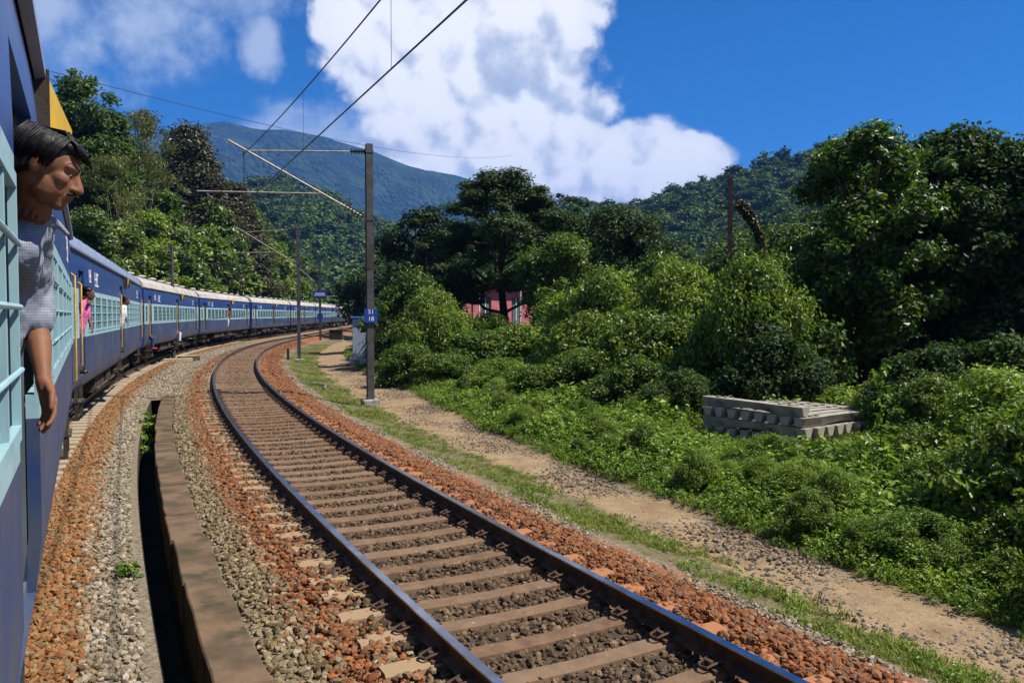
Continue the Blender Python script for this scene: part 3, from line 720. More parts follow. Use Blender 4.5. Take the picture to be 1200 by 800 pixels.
def lettering_meshes():
    r = np.random.default_rng(3); out = []       # worn white stencil marks, too small to read
    for (x, z, w, h, n) in ((-7.9, 3.05, .34, .26, 4), (-6.9, 3.0, .75, .30, 6), (7.0, 3.02, .7, .28, 6)):
        mb = MB()
        for k in range(n):
            xx = x+w*k/n
            if r.random() < .6: mb.box(xx, xx+.025, -1.619, -1.612, z+.002, z+h)
            mb.box(xx-.004, xx+w/n*.7, -1.6192, -1.6115, z, z+h*.12)
            zz = z+h*float(r.choice([.45, .85])); mb.box(xx-.004, xx+w/n*.75, -1.6195, -1.611, zz, zz+.03)
        out.append(mb.mesh('lettering', M['white']))
    return out
BODY, ROOF = coach_meshes(); _, ROOFB = coach_meshes(True)
BFRAME, WHEELS = bogie_meshes(); EQUIP, GANG, STEP, HRAIL, BOARD, LETTER = equip_mesh(), gang_mesh(), step_mesh(), handrail_mesh(), board_mesh(), lettering_meshes()
def vent_mesh():
    mb = MB(); mb.cyl((0, 0, .06), (0, 0, 1), .16, .14, 12); mb.tube([(0, 0, .12), (0, 0, .17), (0, 0, .2)], [.22, .2, .06], 12); return mb.mesh('roof_vent', M['roof'])
VENT = vent_mesh()
def add(name, me, parent, loc=(0, 0, 0), rz=0):
    o = link(bpy.data.objects.new(name, me), parent); o.location = loc; o.rotation_euler = (0, 0, rz); return o
def make_coach(label, loc, rz, roof=None, near=False):
    t = empty('passenger_coach', loc, rz); tag(t, label, 'train coach', 'coaches of the blue train')
    add('body', BODY, t); rf = add('roof', roof or ROOF, t)
    for i in range(7):
        for y in (-.75, .75): add('roof_vent', VENT, rf, (-9+i*3, y, 4.10))
    for a, b in WIN: add('window', WM if b-a > .6 else WS, t, ((a+b)/2, 0, 0))
    for a, b in DOORS:
        add('footstep', STEP, t, ((a+b)/2, 0, 0))
        for x in ((a-.07,) if a < 5 else (b+.07,)) if not (near and abs(a+b) < 1) else (): add('handrail', HRAIL, t, (x, 0, 0))
    for x in (-7.4, 7.4):
        bo = add('bogie', BFRAME, t, (x, 0, 0))
        for w in (-1.45, 1.45): add('wheelset', WHEELS, bo, (w, 0, 0))
    add('underframe', EQUIP, t); add('gangway', GANG, t); add('gangway', GANG, t, (0, 0, 0), math.pi)
    add('destination_board', BOARDN if near else BOARD, t, (1.7 if near else 1.5, 0, 0))
    for lm_ in LETTER: add('lettering', lm_, t)
    return t
def on_track(sc, half=7.4):
    a = P(sc-half, OWN); b = P(sc+half, OWN); c = (a+b)/2; return c, math.atan2(b.y-a.y, b.x-a.x)
# the coach the picture is taken from: its side runs 0.18 m left of the camera
HD = R(28.6); fw = Vector((-math.sin(HD), math.cos(HD), 0)); rt = Vector((math.cos(HD), math.sin(HD), 0))
CAML = 3.3
own_c = fw*CAML-rt*(1.62+.18)
COACH = [make_coach('blue coach with a man in a grey checked shirt leaning out of its door', own_c, math.pi/2+HD, ROOFB, True)]
sc = 2.3; labels = ['blue coach whose end doorway holds a passenger in a pink top', 'blue coach between the pink passenger\'s coach and the dark red passenger\'s coach', 'blue coach with a passenger in dark red leaning from its middle door',
                    'blue coach just ahead of the dark red passenger\'s coach', 'blue coach third behind the locomotive', 'blue coach second behind the locomotive', 'blue coach coupled right behind the locomotive']
for i, lb in enumerate(labels):
    sc += 22.3/(1.0265 if sc+11 < S1 else 1.0)
    c, a = on_track(sc); COACH.append(make_coach(lb, c, a, ROOFB if i == 0 else ROOF))
def locomotive(c, rz):
    t = empty('locomotive', c, rz); tag(t, 'brown and yellow locomotive at the far head of the blue train', 'locomotive')
    brn = mat('loco_brown', (.20, .06, .03), .5, .4, var=(.16, .05, .03)); yel = mat('loco_yellow', (.60, .42, .08), .5, .4)
    mb = MB()
    for z0, z1, mi in ((1.1, 2.0, 0), (2.0, 2.5, 1), (2.5, 3.5, 0)):
        mb.hexa([(-9+.25*(z0-1.1)*.4, -1.5, z0), (9-.25*(z0-1.1)*.4, -1.5, z0), (9-.25*(z0-1.1)*.4, 1.5, z0), (-9+.25*(z0-1.1)*.4, 1.5, z0), (-9+.25*(z1-1.1)*.4, -1.5, z1), (9-.25*(z1-1.1)*.4, -1.5, z1), (9-.25*(z1-1.1)*.4, 1.5, z1), (-9+.25*(z1-1.1)*.4, 1.5, z1)], mi)
    mb.build('body', [brn, yel], t)
    mb = MB(); mb.hexa([(-8.7, -1.45, 3.5), (8.7, -1.45, 3.5), (8.7, 1.45, 3.5), (-8.7, 1.45, 3.5), (-8.5, -1.0, 3.85), (8.5, -1.0, 3.85), (8.5, 1.0, 3.85), (-8.5, 1.0, 3.85)]); mb.box(-5, 5, -.7, .7, 3.85, 4.05); mb.build('roof', M['roof'], t)
    for x, y0, y1 in ((-8.86, -1.2, -.15), (-8.86, .15, 1.2)): MB().box(x-.03, x+.12, y0, y1, 2.65, 3.25).build('windscreen', M['black'], t)
    for x in (-7.6, 7.0): MB().box(x, x+.7, -1.52, -1.49, 2.6, 3.2).build('cab_window', M['black'], t)
    for i in range(7): MB().box(-5.4+i*1.5, -4.4+i*1.5, -1.52, -1.49, 2.65, 3.2).build('louvre', M['under'], t)
    MB().cyl((-8.9, -.9, 1.7), (1, 0, 0), .12, .2, 12).build('headlight', M['white'], t); MB().cyl((-8.9, .9, 1.7), (1, 0, 0), .12, .2, 12).build('headlight', M['white'], t)
    mb = MB(); mb.box(-3, 3, -1.4, 1.4, .45, 1.1); mb.build('fuel_tank', M['under'], t)
    for x in (-5.6, 5.6):
        bo = add('bogie', BFRAME, t, (x, 0, 0))
        for w in (-1.45, 0, 1.45): add('wheelset', WHEELS, bo, (w, 0, 0))
sc += 21.3; c, a = on_track(sc, 5.6); locomotive(c, a)

# ------------------------------------------------------------------ overhead line
def hsec(w=.22, d=.20, h=8.6, t=.018):
    mb = MB(); mb.box(-w/2, w/2, -d/2, -d/2+t, 0, h); mb.box(-w/2, w/2, d/2-t, d/2, 0, h); mb.box(-.007, .007, -d/2+t, d/2-t, 0, h)
    return mb.mesh('column', M['mast'])
def text_mesh(name, s, size, m):
    cu = bpy.data.curves.new(name, 'FONT'); cu.body = s; cu.size = size; cu.align_x = 'CENTER'; cu.align_y = 'CENTER'; cu.extrude = .002
    o = bpy.data.objects.new(name, cu); col.objects.link(o); dg = bpy.context.evaluated_depsgraph_get()
    me = bpy.data.meshes.new_from_object(o.evaluated_get(dg)); bpy.data.objects.remove(o); bpy.data.curves.remove(cu)
    me.materials.clear(); me.materials.append(m); return me
def insulator(mb, a, b, n=6):
    a = Vector(a); b = Vector(b); mb.tube([a, b], .028, 8)
    for k in range(n):
        p = a+(b-a)*((k+.5)/n); d = (b-a).normalized(); mb.tube([p-d*.012, p, p+d*.02], [.085, .10, .04], 12)
COLM = hsec()
def ohe_mast(s, o, label, zb=-.5, h=8.5, cant=True, reach=None, base=True):
    p = P(s, o, zb); t = empty('catenary_mast', p, -head(s)); tag(t, label, 'mast', 'overhead line masts')
    c = add('column', COLM, t); c.scale = (1, 1, h/8.6)
    if base: bevel(MB().box(-.28, .28, -.28, .28, -.5, .12).build('footing', M['concrete'], t), .03)
    if not cant: return t
    rr = reach if reach is not None else -(o)          # local x of the track centre
    zt = h-.25; zc = 5.75-zb; zm = 7.25-zb
    mb = MB(); mb.tube([(-.1, 0, 6.05-zb-.55), (rr-.45, 0, zm+.42)], .032, 8); mb.build('bracket_tube', M['galv'], t)
    mb = MB(); mb.tube([(-.1, 0, zt), (rr+.05, 0, zm+.14)], .024, 6); mb.build('stay_tube', M['galv'], t)
    f = lambda q: (-.1+(rr-.35)*q, 0, 6.05-zb-.55+(zm+.42-(6.05-zb-.55))*q)
    mb = MB(); insulator(mb, f(.02), f(.17)); mb.build('insulator', M['insul'], t)
    mb = MB(); insulator(mb, (-.12, 0, zt-.003), (-.6, 0, zt-.03)); mb.build('insulator', M['insul'], t)
    x1 = f(.33)
    mb = MB(); mb.tube([x1, (rr-1.35, 0, zc+.33)], .026, 8); mb.build('registration_tube', M['galv'], t)
    mb = MB(); mb.tube([(rr-1.1, 0, zc+.31), (rr-.9, 0, zc+.12), (rr, 0, zc+.02)], .012, 6); mb.tube([(rr, 0, zm+.1), (rr, 0, zm-.05)], .03, 6); mb.tube([(rr-.4, 0, zm), (rr-.42, 0, zc+.3)], .006, 5); mb.build('steady_arm', M['wire'], t)
    mb = MB(); mb.tube([(-.13, 0, x1[2]-1.4), (.13, 0, x1[2]-1.4)], .02, 6)
    mb.box(-.125, .125, -.115, .115, 6.05-zb-.62, 6.05-zb-.56); mb.box(-.125, .125, -.115, .115, zt-.04, zt+.04); mb.build('clamp', M['mast'], t)
    return t
MS = [(-6, 3.5), (23.4, 3.85), (48.5, 3.15), (84, 2.2), (120, 2.6), (156, 2.6)]
mast_labels = [None, 'tall steel mast with a blue number plate beside the dirt path', 'plain steel mast on a pale footing, between the numbered mast and the big blue sign', 'distant steel mast carrying a wide blue sign', 'thin far steel mast beyond the wide blue sign', 'thin far steel mast beyond the wide blue sign']
masts = []
for (s, o), lb in zip(MS, mast_labels):
    masts.append(ohe_mast(s, o, lb, h=8.4) if lb else None)
# plates
m1 = masts[1]
pl = bevel(MB().box(-.22, .22, -.16, -.145, 2.62, 3.06).build('number_plate', M['sign'], m1), .004)
for k, s in enumerate(('51', '18')):
    o = add('digits', text_mesh('digits', s, .20, M['white']), pl, (0, -.163, 2.97-k*.225)); o.rotation_euler = (R(90), 0, 0)
mb = MB()
for k in range(12): mb.tube([(-.13+0*k, -.12, 4.4+k*.07), (.13, -.12, 4.43+k*.07), (.13, .12, 4.4+k*.07), (-.13, .12, 4.43+k*.07), (-.13, -.12, 4.4+k*.07)], .008, 5)
mb.build('wire_wrap', M['rail'], m1)
m3 = masts[3]
bevel(MB().box(-.75, .75, -.16, -.13, 4.6, 5.35).build('blue_sign', M['sign'], m3), .01); MB().box(-.6, .6, -.165, -.161, 4.85, 4.93).build('white_line', M['white'], m3); MB().box(-.5, .5, -.165, -.161, 5.02, 5.14).build('white_line', M['white'], m3)
MB().box(-.3, .3, -.16, -.13, 2.4, 2.95).build('number_plate', M['sign'], m3)
def ohe_wires():
    z_c, z_m = 5.75, 7.28
    ss = [m[0] for m in MS]
    for j in range(len(ss)-1):
        a, b = ss[j], ss[j+1]; pa, pb = P(a, 0), P(b, 0); ln = (pb-pa).length
        st = 1 if j % 2 else -1
        qa, qb = (P(a, -.2) if j == 0 else pa.copy()), pb.copy()
        def cw(t): return Vector((*(qa+(qb-qa)*t).xy, z_c+.02))
        def mw(t): return Vector((*(qa+(qb-qa)*t).xy, z_m-4*(.75 if ln > 40 else .4)*t*(1-t)))
        n = 24; r = .013 if j < 3 else .018
        root = tag(MB().tube([mw(k/n) for k in range(n+1)], r, 6).build('catenary_wire', M['wire']), ['sagging upper overhead wire running from above the photographer to the numbered mast', 'sagging upper overhead wire between the numbered mast and the plain mast', 'sagging upper overhead wire between the plain mast and the wide blue sign mast', 'far overhead wire beyond the wide blue sign', 'far overhead wire beyond the wide blue sign'][j], 'wire', 'overhead line wires')
        root2 = tag(MB().tube([cw(0), cw(.5), cw(1)], r, 6).build('contact_wire', M['wire']), ['level lower overhead wire running from above the photographer to the numbered mast', 'level lower overhead wire between the numbered mast and the plain mast', 'level lower overhead wire between the plain mast and the wide blue sign mast', 'far lower overhead wire beyond the wide blue sign', 'far lower overhead wire beyond the wide blue sign'][j], 'wire', 'overhead line wires')
        nd = 8 if ln > 40 else 5
        for k in range(nd):
            t = (k+.5)/nd; MB().tube([mw(t), cw(t)], .004 if j < 2 else .008, 5).build('dropper', M['wire'], root)
ohe_wires()

# ------------------------------------------------------------------ people (each body is one continuous remeshed surface)
def capsule(bm, a, b, ra, rb, n=14):
    a = Vector(a); b = Vector(b); d = b-a; ln = max(d.length, 1e-5); q = d.normalized().to_track_quat('Z', 'Y') if d.length > 1e-5 else Vector((0, 0, 1)).to_track_quat('Z', 'Y')
    rings = []
    for k in range(5): t = -math.pi/2+math.pi/2*k/4*.999; rings.append((ra*math.sin(t), ra*math.cos(t)))
    for k in range(5): t = math.pi/2*k/4*.999; rings.append((ln+rb*math.sin(t), rb*math.cos(t)))
    prev = None; first = None
    for z, r in rings:
        r = max(r, 1e-4); vs = [bm.verts.new(a+q@Vector((r*math.cos(2*math.pi*k/n), r*math.sin(2*math.pi*k/n), z))) for k in range(n)]
        if prev:
            for k in range(n): bm.faces.new((prev[k], prev[(k+1) % n], vs[(k+1) % n], vs[k]))
        else: first = vs
        prev = vs
    bm.faces.new(first[::-1]); bm.faces.new(prev)
def ellipsoid(bm, c, r, rot=None):
    g = bmesh.ops.create_uvsphere(bm, u_segments=24, v_segments=16, radius=1)
    m = Matrix.Translation(c) @ (rot.to_matrix().to_4x4() if rot else Matrix()) @ Matrix.Diagonal((*r, 1))
    bmesh.ops.transform(bm, matrix=m, verts=g['verts'])
def sculpt(name, fn, m, parent, voxel, smooth=4, disp=0, dscale=.05):
    bm = bmesh.new(); fn(bm); me = bpy.data.meshes.new(name); bm.to_mesh(me); bm.free(); me.materials.append(m)
    me.polygons.foreach_set('use_smooth', [True]*len(me.polygons))
    o = link(bpy.data.objects.new(name, me), parent)
    r = o.modifiers.new('remesh', 'REMESH'); r.mode = 'VOXEL'; r.voxel_size = voxel; r.use_smooth_shade = True
    if smooth: s = o.modifiers.new('smooth', 'SMOOTH'); s.iterations = smooth; s.factor = .5
    if disp:
        tx = bpy.data.textures.new(name, 'CLOUDS'); tx.noise_scale = dscale; d = o.modifiers.new('folds', 'DISPLACE'); d.texture = tx; d.strength = disp; d.texture_coords = 'LOCAL'
    return o
def head_shape(bm, T):
    "T maps head space (x face, y left, z up, origin mid-head) into the figure"
    def E(c, r): 
        g = bmesh.ops.create_uvsphere(bm, u_segments=20, v_segments=14, radius=1)
        bmesh.ops.transform(bm, matrix=T @ Matrix.Translation(c) @ Matrix.Diagonal((*r, 1)), verts=g['verts'])
    def K(a, b, ra, rb): capsule(bm, T @ Vector(a), T @ Vector(b), ra, rb)
    E((-.012, 0, .032), (.097, .076, .088)); E((.022, 0, -.050), (.066, .064, .066)); E((.035, 0, .02), (.055, .062, .07)); E((.046, 0, -.035), (.050, .046, .070)); E((.064, 0, -.082), (.027, .032, .030))
    E((.066, 0, -.100), (.026, .028, .022)); K((.084, 0, .018), (.112, 0, -.030), .010, .0155)
    for s in (-1, 1):
        E((.102, s*.013, -.034), (.012, .011, .009)); K((.080, s*.012, .030), (.068, s*.048, .030), .013, .012)
        E((.050, s*.038, -.016), (.032, .026, .030)); E((-.020, s*.077, -.004), (.021, .010, .033)); E((.020, s*.040, -.066), (.042, .022, .036))
        K((.098, 0, -.060), (.086, s*.022, -.062), .0095, .006); K((.094, 0, -.074), (.084, s*.020, -.072), .0105, .007)
def hand_shape(bm, w, d, pn, scale=1.0, curl=.5, thumb=1):
    "w wrist, d pointing direction, pn palm normal; thumb side = thumb * cross(pn,d)"
    w = Vector(w); d = Vector(d).normalized(); pn = Vector(pn); pn = (pn-d*pn.dot(d)).normalized(); sd_ = pn.cross(d)*thumb; S = scale
    capsule(bm, w, w+d*.03*S, .026*S, .026*S)
    for k, q in enumerate((-.030, -.010, .010, .029)):
        b = w+d*.085*S-sd_*q*S*-1 if False else w+d*(.088-.006*abs(k-1))*S+sd_*(-q)*S
        capsule(bm, w+d*.015*S+sd_*(-q*.55)*S, b, .0165*S, .0125*S, 10)
        ln = (.040, .046, .043, .034)[3-k if False else k]; p = b; dd = d.copy()
        for j, f in enumerate((1, .68, .52)):
            ang = curl*(.55+.35*j); dd = (dd*math.cos(ang)+pn*math.sin(ang)).normalized(); e = p+dd*ln*f*S
            capsule(bm, p, e, (.0100-.0008*j)*S, (.0094-.0009*j)*S, 10); p = e
    t0 = w+d*.028*S+sd_*.024*S; t1 = t0+(d*.6+sd_*.62+pn*.3).normalized()*.042*S; t2 = t1+(d*.9+sd_*.2+pn*.35).normalized()*.032*S; t3 = t2+(d*.95+pn*.3).normalized()*.024*S
    capsule(bm, t0, t1, .016*S, .0125*S, 10); capsule(bm, t1, t2, .0115*S, .0105*S, 10); capsule(bm, t2, t3, .0105*S, .009*S, 10)
def near_man():
    feet = fw*(CAML-.15)-rt*(.18+.42); feet.z = 1.27
    t = empty('person', feet); tag(t, 'man with black hair and grey checked shirt leaning out of the coach door', 'person')
    inv = -Vector(feet)
    def Q(u, v, d): return cam_pt(u, v, d)+inv
    hc = Q(57, 199, 2.52)
    az = R(74); fdir = Vector((math.sin(az)*math.cos(R(22)), math.cos(az)*math.cos(R(22)), -math.sin(R(22))))
    left = Vector((0, 0, 1)).cross(fdir).normalized(); left = (left+Vector((0, 0, -.05))).normalized(); upv = fdir.cross(left).normalized(); left = upv.cross(fdir)
    T = Matrix((( *[fdir.x, left.x, upv.x], hc.x), (*[fdir.y, left.y, upv.y], hc.y), (*[fdir.z, left.z, upv.z], hc.z), (0, 0, 0, 1))) @ Matrix.Scale(.93, 4)
    chest = Q(16, 325, 2.74); neck = Q(36, 262, 2.62); rsh = Q(17, 292, 2.52); lsh = Q(38, 290, 2.84); hip = fw*(CAML-.12)-rt*(.18+.30)+inv; hip.z = 2.02-1.27
    lel = Q(44, 384, 2.76); lwr = Q(51, 446, 2.66); ltip = Q(63, 495, 2.64)
    rel = Q(4, 330, 2.66); rwr = Q(16, 262, 2.60)
    def body(bm):
        head_shape(bm, T)
        capsule(bm, T @ Vector((-.030, 0, -.045)), neck, .056, .060); capsule(bm, neck, chest, .07, .10); capsule(bm, chest, hip, .10, .11)
        capsule(bm, rsh, lsh, .055, .055)
        capsule(bm, lsh, lel, .048, .038); capsule(bm, lel, lel.lerp(lwr, .3), .036, .040); capsule(bm, lel.lerp(lwr, .3), lel.lerp(lwr, .65), .040, .031); capsule(bm, lel.lerp(lwr, .65), lwr, .031, .0245)
        capsule(bm, rsh, rel, .050, .041); capsule(bm, rel, rwr, .042, .027)
        hand_shape(bm, lwr, ltip-lwr, -rt*.8+fw*-.5, 1.02, .42, 1)
        hand_shape(bm, rwr, Q(31, 243, 2.56)-rwr, Vector((0, 0, -1))-rt*.4, .95, 1.0, -1)
        for s in (-1, 1):
            h2 = hip+fw*.1*s; k = h2*.5+fw*.04*s; f = Vector((h2.x*.35, h2.y*.35, .06))+fw*.06*s
            capsule(bm, h2, k, .085, .058); capsule(bm, k, f, .055, .038); capsule(bm, f-Vector((0, 0, .025)), f+rt*.15-Vector((0, 0, .028)), .034, .03)
    b = sculpt('body', body, M['skin'], t, .0040, 9)
    def shirt(bm):
        capsule(bm, neck-Vector((0, 0, .01)), chest, .072, .118); capsule(bm, chest, hip-Vector((0, 0, .1)), .118, .14)
        capsule(bm, rsh+Vector((0, 0, -.01)), lsh, .066, .066); capsule(bm, lsh, lsh.lerp(lel, .92), .060, .060); capsule(bm, rsh, rel, .068, .062)
        capsule(bm, rsh, chest, .07, .11); capsule(bm, neck, rsh, .06, .066)
    sculpt('shirt', shirt, M['shirt'], t, .008, 3, .022, .055)
    def collar(bm):
        c0 = neck+Vector((0, 0, .045))
        for k in range(10):
            a0 = 2*math.pi*k/10; a1 = 2*math.pi*(k+1)/10
            f = lambda a, dz: c0+fw*math.cos(a)*.068+rt*(math.sin(a)*.072-.005)+Vector((0, 0, dz-.035*math.sin(a)))
            capsule(bm, f(a0, 0), f(a1, 0), .013, .013, 8); capsule(bm, f(a0, -.022), f(a1, -.022), .012, .012, 8)
        capsule(bm, c0+rt*.07-fw*.03-Vector((0, 0, .035)), c0+rt*.105-fw*.02-Vector((0, 0, .075)), .013, .009, 8)
    sculpt('collar', collar, M['shirt'], t, .006, 2)
    def trousers(bm):
        for s in (-1, 1):
            h2 = hip+fw*.1*s; k = h2*.5+fw*.04*s; f = Vector((h2.x*.35, h2.y*.35, .09))+fw*.06*s
            capsule(bm, h2, k, .105, .075); capsule(bm, k, f, .075, .06)
        capsule(bm, hip-fw*.08, hip+fw*.08, .125, .125)
    sculpt('trousers', trousers, M['darkcloth'], t, .012, 2)
    def hair(bm):
        def E(c, r):
            g = bmesh.ops.create_uvsphere(bm, u_segments=20, v_segments=14, radius=1)
            bmesh.ops.transform(bm, matrix=T @ Matrix.Translation(c) @ Matrix.Diagonal((*r, 1)), verts=g['verts'])
        E((-.030, 0, .055), (.100, .086, .082)); E((-.062, 0, .005), (.058, .076, .075)); E((.018, 0, .092), (.070, .066, .036))
        for s in (-1, 1):
            for k in range(7): capsule(bm, T @ Vector((.012-.013*k, s*.074, .045)), T @ Vector((.006-.015*k, s*.076, .005-.008*k)), .010, .007, 7)
            for j in range(5): capsule(bm, T @ Vector((.092-.004*j, s*(.012+.008*j), .0345+.002*j)), T @ Vector((.089-.006*j, s*(.022+.008*j), .036+.001*j)), .0050, .0042, 6)
            for j in range(4): capsule(bm, T @ Vector((.106-.002*j, s*(.002+.006*j), -.0475-.001*j)), T @ Vector((.103-.004*j, s*(.009+.006*j), -.0505-.0015*j)), .0055, .0045, 6)
    hr = sculpt('hair', hair, M['hair'], t, .0040, 2)
    r = np.random.default_rng(5); mb = MB()
    for k in range(330):           # combed strands from a side parting
        y0 = -.03+r.normal()*.012; a = r.random()
        if k % 3 == 0:             # forelock
            yy = (r.random()-.5)*.12; p = [(-.05+.05*a, yy*.6, .128-.8*yy*yy), (.015, yy*.9, .136-1.5*yy*yy+.006*r.random()), (.062, yy*1.05+.008, .112-1.5*yy*yy), (.086+.012*r.random(), yy*1.05+.016, .080-.012*r.random())]
        else:                      # sides and back
            sg = 1 if r.random() < .5 else -1; x0 = .055-.15*a
            p = [(x0, sg*.012, .132-.9*(x0+.03)**2*10*.12), (x0-.012, sg*.055, .118), (x0-.026, sg*.083, .070-.01*r.random()), (x0-.042+.012*r.random(), sg*(.084+.004*r.random()), .022-.03*r.random()-.25*max(0, .0-x0))]
        mb.tube([T @ (Vector(q)+Vector((r.normal(), r.normal(), r.normal()))*.0018) for q in p], [.0030, .0032, .0028, .0012], 5)
    mb.build('hair_strands', M['hair'], hr, True)
    for s in (-1, 1):
        def eye(bm): ellipsoid(bm, T @ Vector((.0725, s*.031, .005)), (.0095, .0095, .0095))
        e = sculpt('eye', eye, M['eye'], t, .002, 1)
        def iris(bm): ellipsoid(bm, T @ Vector((.0765, s*.031, .004)), (.0066, .0066, .0066))
        sculpt('iris', iris, M['iris'], e, .0012, 0)
near_man()
def far_person(coach, lx, label, top, legs, pose, shoe='black', bag=False, hgt=1.66, voxel=.012):
    "a passenger in a coach doorway; pose: stand or sit (legs hanging over the step)"
    mw = coach.matrix_basis
    p = mw @ Vector((lx, -1.50 if pose == 'stand' else -1.42, 1.27)); ang = coach.rotation_euler.z-math.pi/2      # faces out of the doorway
    t = empty('person', p, ang); tag(t, label, 'person', None)
    k = hgt/1.7
    V = lambda x, y, z: Vector((x*k, y*k, z*k))
    if pose == 'stand':
        hip, ch, nk, hd = V(.0, 0, .90), V(.12, 0, 1.22), V(.19, 0, 1.42), V(.245, 0, 1.56)
        legs_j = [(V(0, s*.09, .88), V(.05, s*.09, .48), V(.0, s*.09, .07)) for s in (-1, 1)]
        arms = [(V(.16, -.19, 1.36), V(.10, -.30, 1.12), V(.14, -.40, 1.28)), (V(.17, .19, 1.36), V(.20, .23, 1.10), V(.26, .16, .92))]
    else:
        hip, ch, nk, hd = V(-.05, 0, .10), V(.0, 0, .42), V(.04, 0, .60), V(.09, 0, .74)
        legs_j = [(V(-.05, s*.09, .09), V(.30, s*.10, .04), V(.27, s*.10, -.40)) for s in (-1, 1)]
        arms = [(V(.02, s*.18, .52), V(.08, s*.24, .28), V(.24, s*.16, .12)) for s in (-1, 1)]
    Th = Matrix.Translation(hd) @ Euler((0, R(12), 0)).to_matrix().to_4x4() @ Matrix.Scale(k, 4)
    def body(bm):
        head_shape(bm, Th); capsule(bm, hd+V(-.02, 0, -.05), nk, .05, .055); capsule(bm, nk, ch, .07, .12); capsule(bm, ch, hip, .12, .12)
        for a, b, c in arms: capsule(bm, a, b, .045, .037); capsule(bm, b, c, .036, .026); hand_shape(bm, c, (c-b), V(-1, 0, -.2), k*.95, .5)
        for a, b, c in legs_j: capsule(bm, a, b, .075, .052); capsule(bm, b, c, .05, .036); capsule(bm, c-V(0, 0, .03), c+V(.15, 0, -.035), .036, .03)
    sculpt('body', body, M['skin2'], t, voxel, 2)
    def shirt(bm):
        capsule(bm, nk-V(0, 0, .02), ch, .075, .14); capsule(bm, ch, hip-V(0, 0, .06 if pose == 'stand' else 0), .14, .15)
        for a, b, c in arms: capsule(bm, a, b, .062, .054); capsule(bm, ch+V(0, 0, .1), a, .09, .065)
    sculpt('shirt', shirt, M[top], t, voxel*1.2, 2, .02, .08)
    def trs(bm):
        for a, b, c in legs_j: capsule(bm, a, b, .098, .07); capsule(bm, b, c+(b-c).normalized()*.04, .07, .058)
    sculpt('trousers', trs, M[legs], t, voxel*1.2, 2)
    def hair(bm):
        for c, r in (((-.032, 0, .055), (.100, .088, .080)), ((-.06, 0, .0), (.06, .078, .075))):
            g = bmesh.ops.create_uvsphere(bm, u_segments=16, v_segments=12, radius=1); bmesh.ops.transform(bm, matrix=Th @ Matrix.Translation(c) @ Matrix.Diagonal((*r, 1)), verts=g['verts'])
    sculpt('hair', hair, M['hair'], t, voxel*.8, 1, .01, .02)
    def shoes(bm):
        for a, b, c in legs_j: capsule(bm, c-V(.03, 0, .03), c+V(.16, 0, -.035), .042, .036)
    sculpt('shoes', shoes, M[shoe], t, voxel, 1)
    if bag:
        def strap(bm): capsule(bm, nk+V(0, .13, -.03), nk+V(.05, -.12, -.05), .055, .055)
        sculpt('scarf', strap, M['brownbag'], t, voxel, 2)
    return t
far_person(COACH[1], -9.15, 'passenger in a long pink top and jeans standing in a coach doorway', 'pinkcloth', 'jeans', 'stand', 'iris', True)
far_person(COACH[1], 0.05, 'passenger in a white shirt and dark trousers leaning from a coach door', 'whitecloth', 'darkcloth', 'stand')
far_person(COACH[2], -9.15, 'passenger in dark clothes and red shoes sitting with legs out of a doorway', 'darkcloth', 'jeans', 'sit', 'red', voxel=.016)
far_person(COACH[2], 0.05, 'passenger in white trousers sitting in a coach doorway with legs hanging out', 'darkcloth', 'whitecloth', 'sit', voxel=.016)
far_person(COACH[3], 0.05, 'passenger in dark red top and white trousers leaning from a coach door', 'redcloth', 'whitecloth', 'stand', voxel=.018)

# ------------------------------------------------------------------ hills
def hill(name, sky, D, D0, seed, m, back=1.6, nu=150, nd=60, rough=.035, fscale=1.0):
    u = np.linspace(sky[0][0], sky[-1][0], nu); v = np.interp(u, [a for a, b in sky], [b for a, b in sky]); r = np.random.default_rng(seed)
    dd = np.concatenate([np.linspace(D0, D, nd), np.linspace(D, D*back, nd//2)[1:]])
    az = np.arctan((u-600)/FPX); zt = CAMZ+(368-v)/FPX*D*1.0
    A, Dg = np.meshgrid(az, dd, indexing='ij'); ZT = np.repeat(zt[:, None], len(dd), 1)
    t = np.where(Dg <= D, (Dg-D0)/(D-D0), 1-(Dg-D)/(D*(back-1))); pf = np.where(Dg <= D, np.clip(t, 0, 1)**1.3, np.sin(np.clip(t, 0, 1)*math.pi/2))
    X = np.tan(A)*Dg; Y = Dg; nz = np.zeros_like(X)
    for k in range(6):
        f = (2**k)*3.0/D*fscale*2; a = r.random(4)*6.28; nz += (.55**k)*np.sin(X*f+a[0]+1.3*np.sin(Y*f*.8+a[2]))*np.sin(Y*f*1.1+a[1]+np.sin(X*f*.6+a[3]))
    Z = ZT*pf+nz*rough*D*.3*np.clip(np.sin(np.clip(t, 0, 1)*math.pi)*1.0+.10, 0, 1)
    Z = np.where(t <= 0, -2, Z)
    n1, n2 = X.shape; ii = np.arange(n1*n2).reshape(n1, n2); q = np.stack([ii[:-1, :-1], ii[1:, :-1], ii[1:, 1:], ii[:-1, 1:]], -1).reshape(-1, 4)
    o = link(bpy.data.objects.new(name, np_mesh(name, np.stack([X, Y, Z], -1).reshape(-1, 3), q, m, smooth=True))); tag(o, kind='structure')
    return X, Y, Z, t
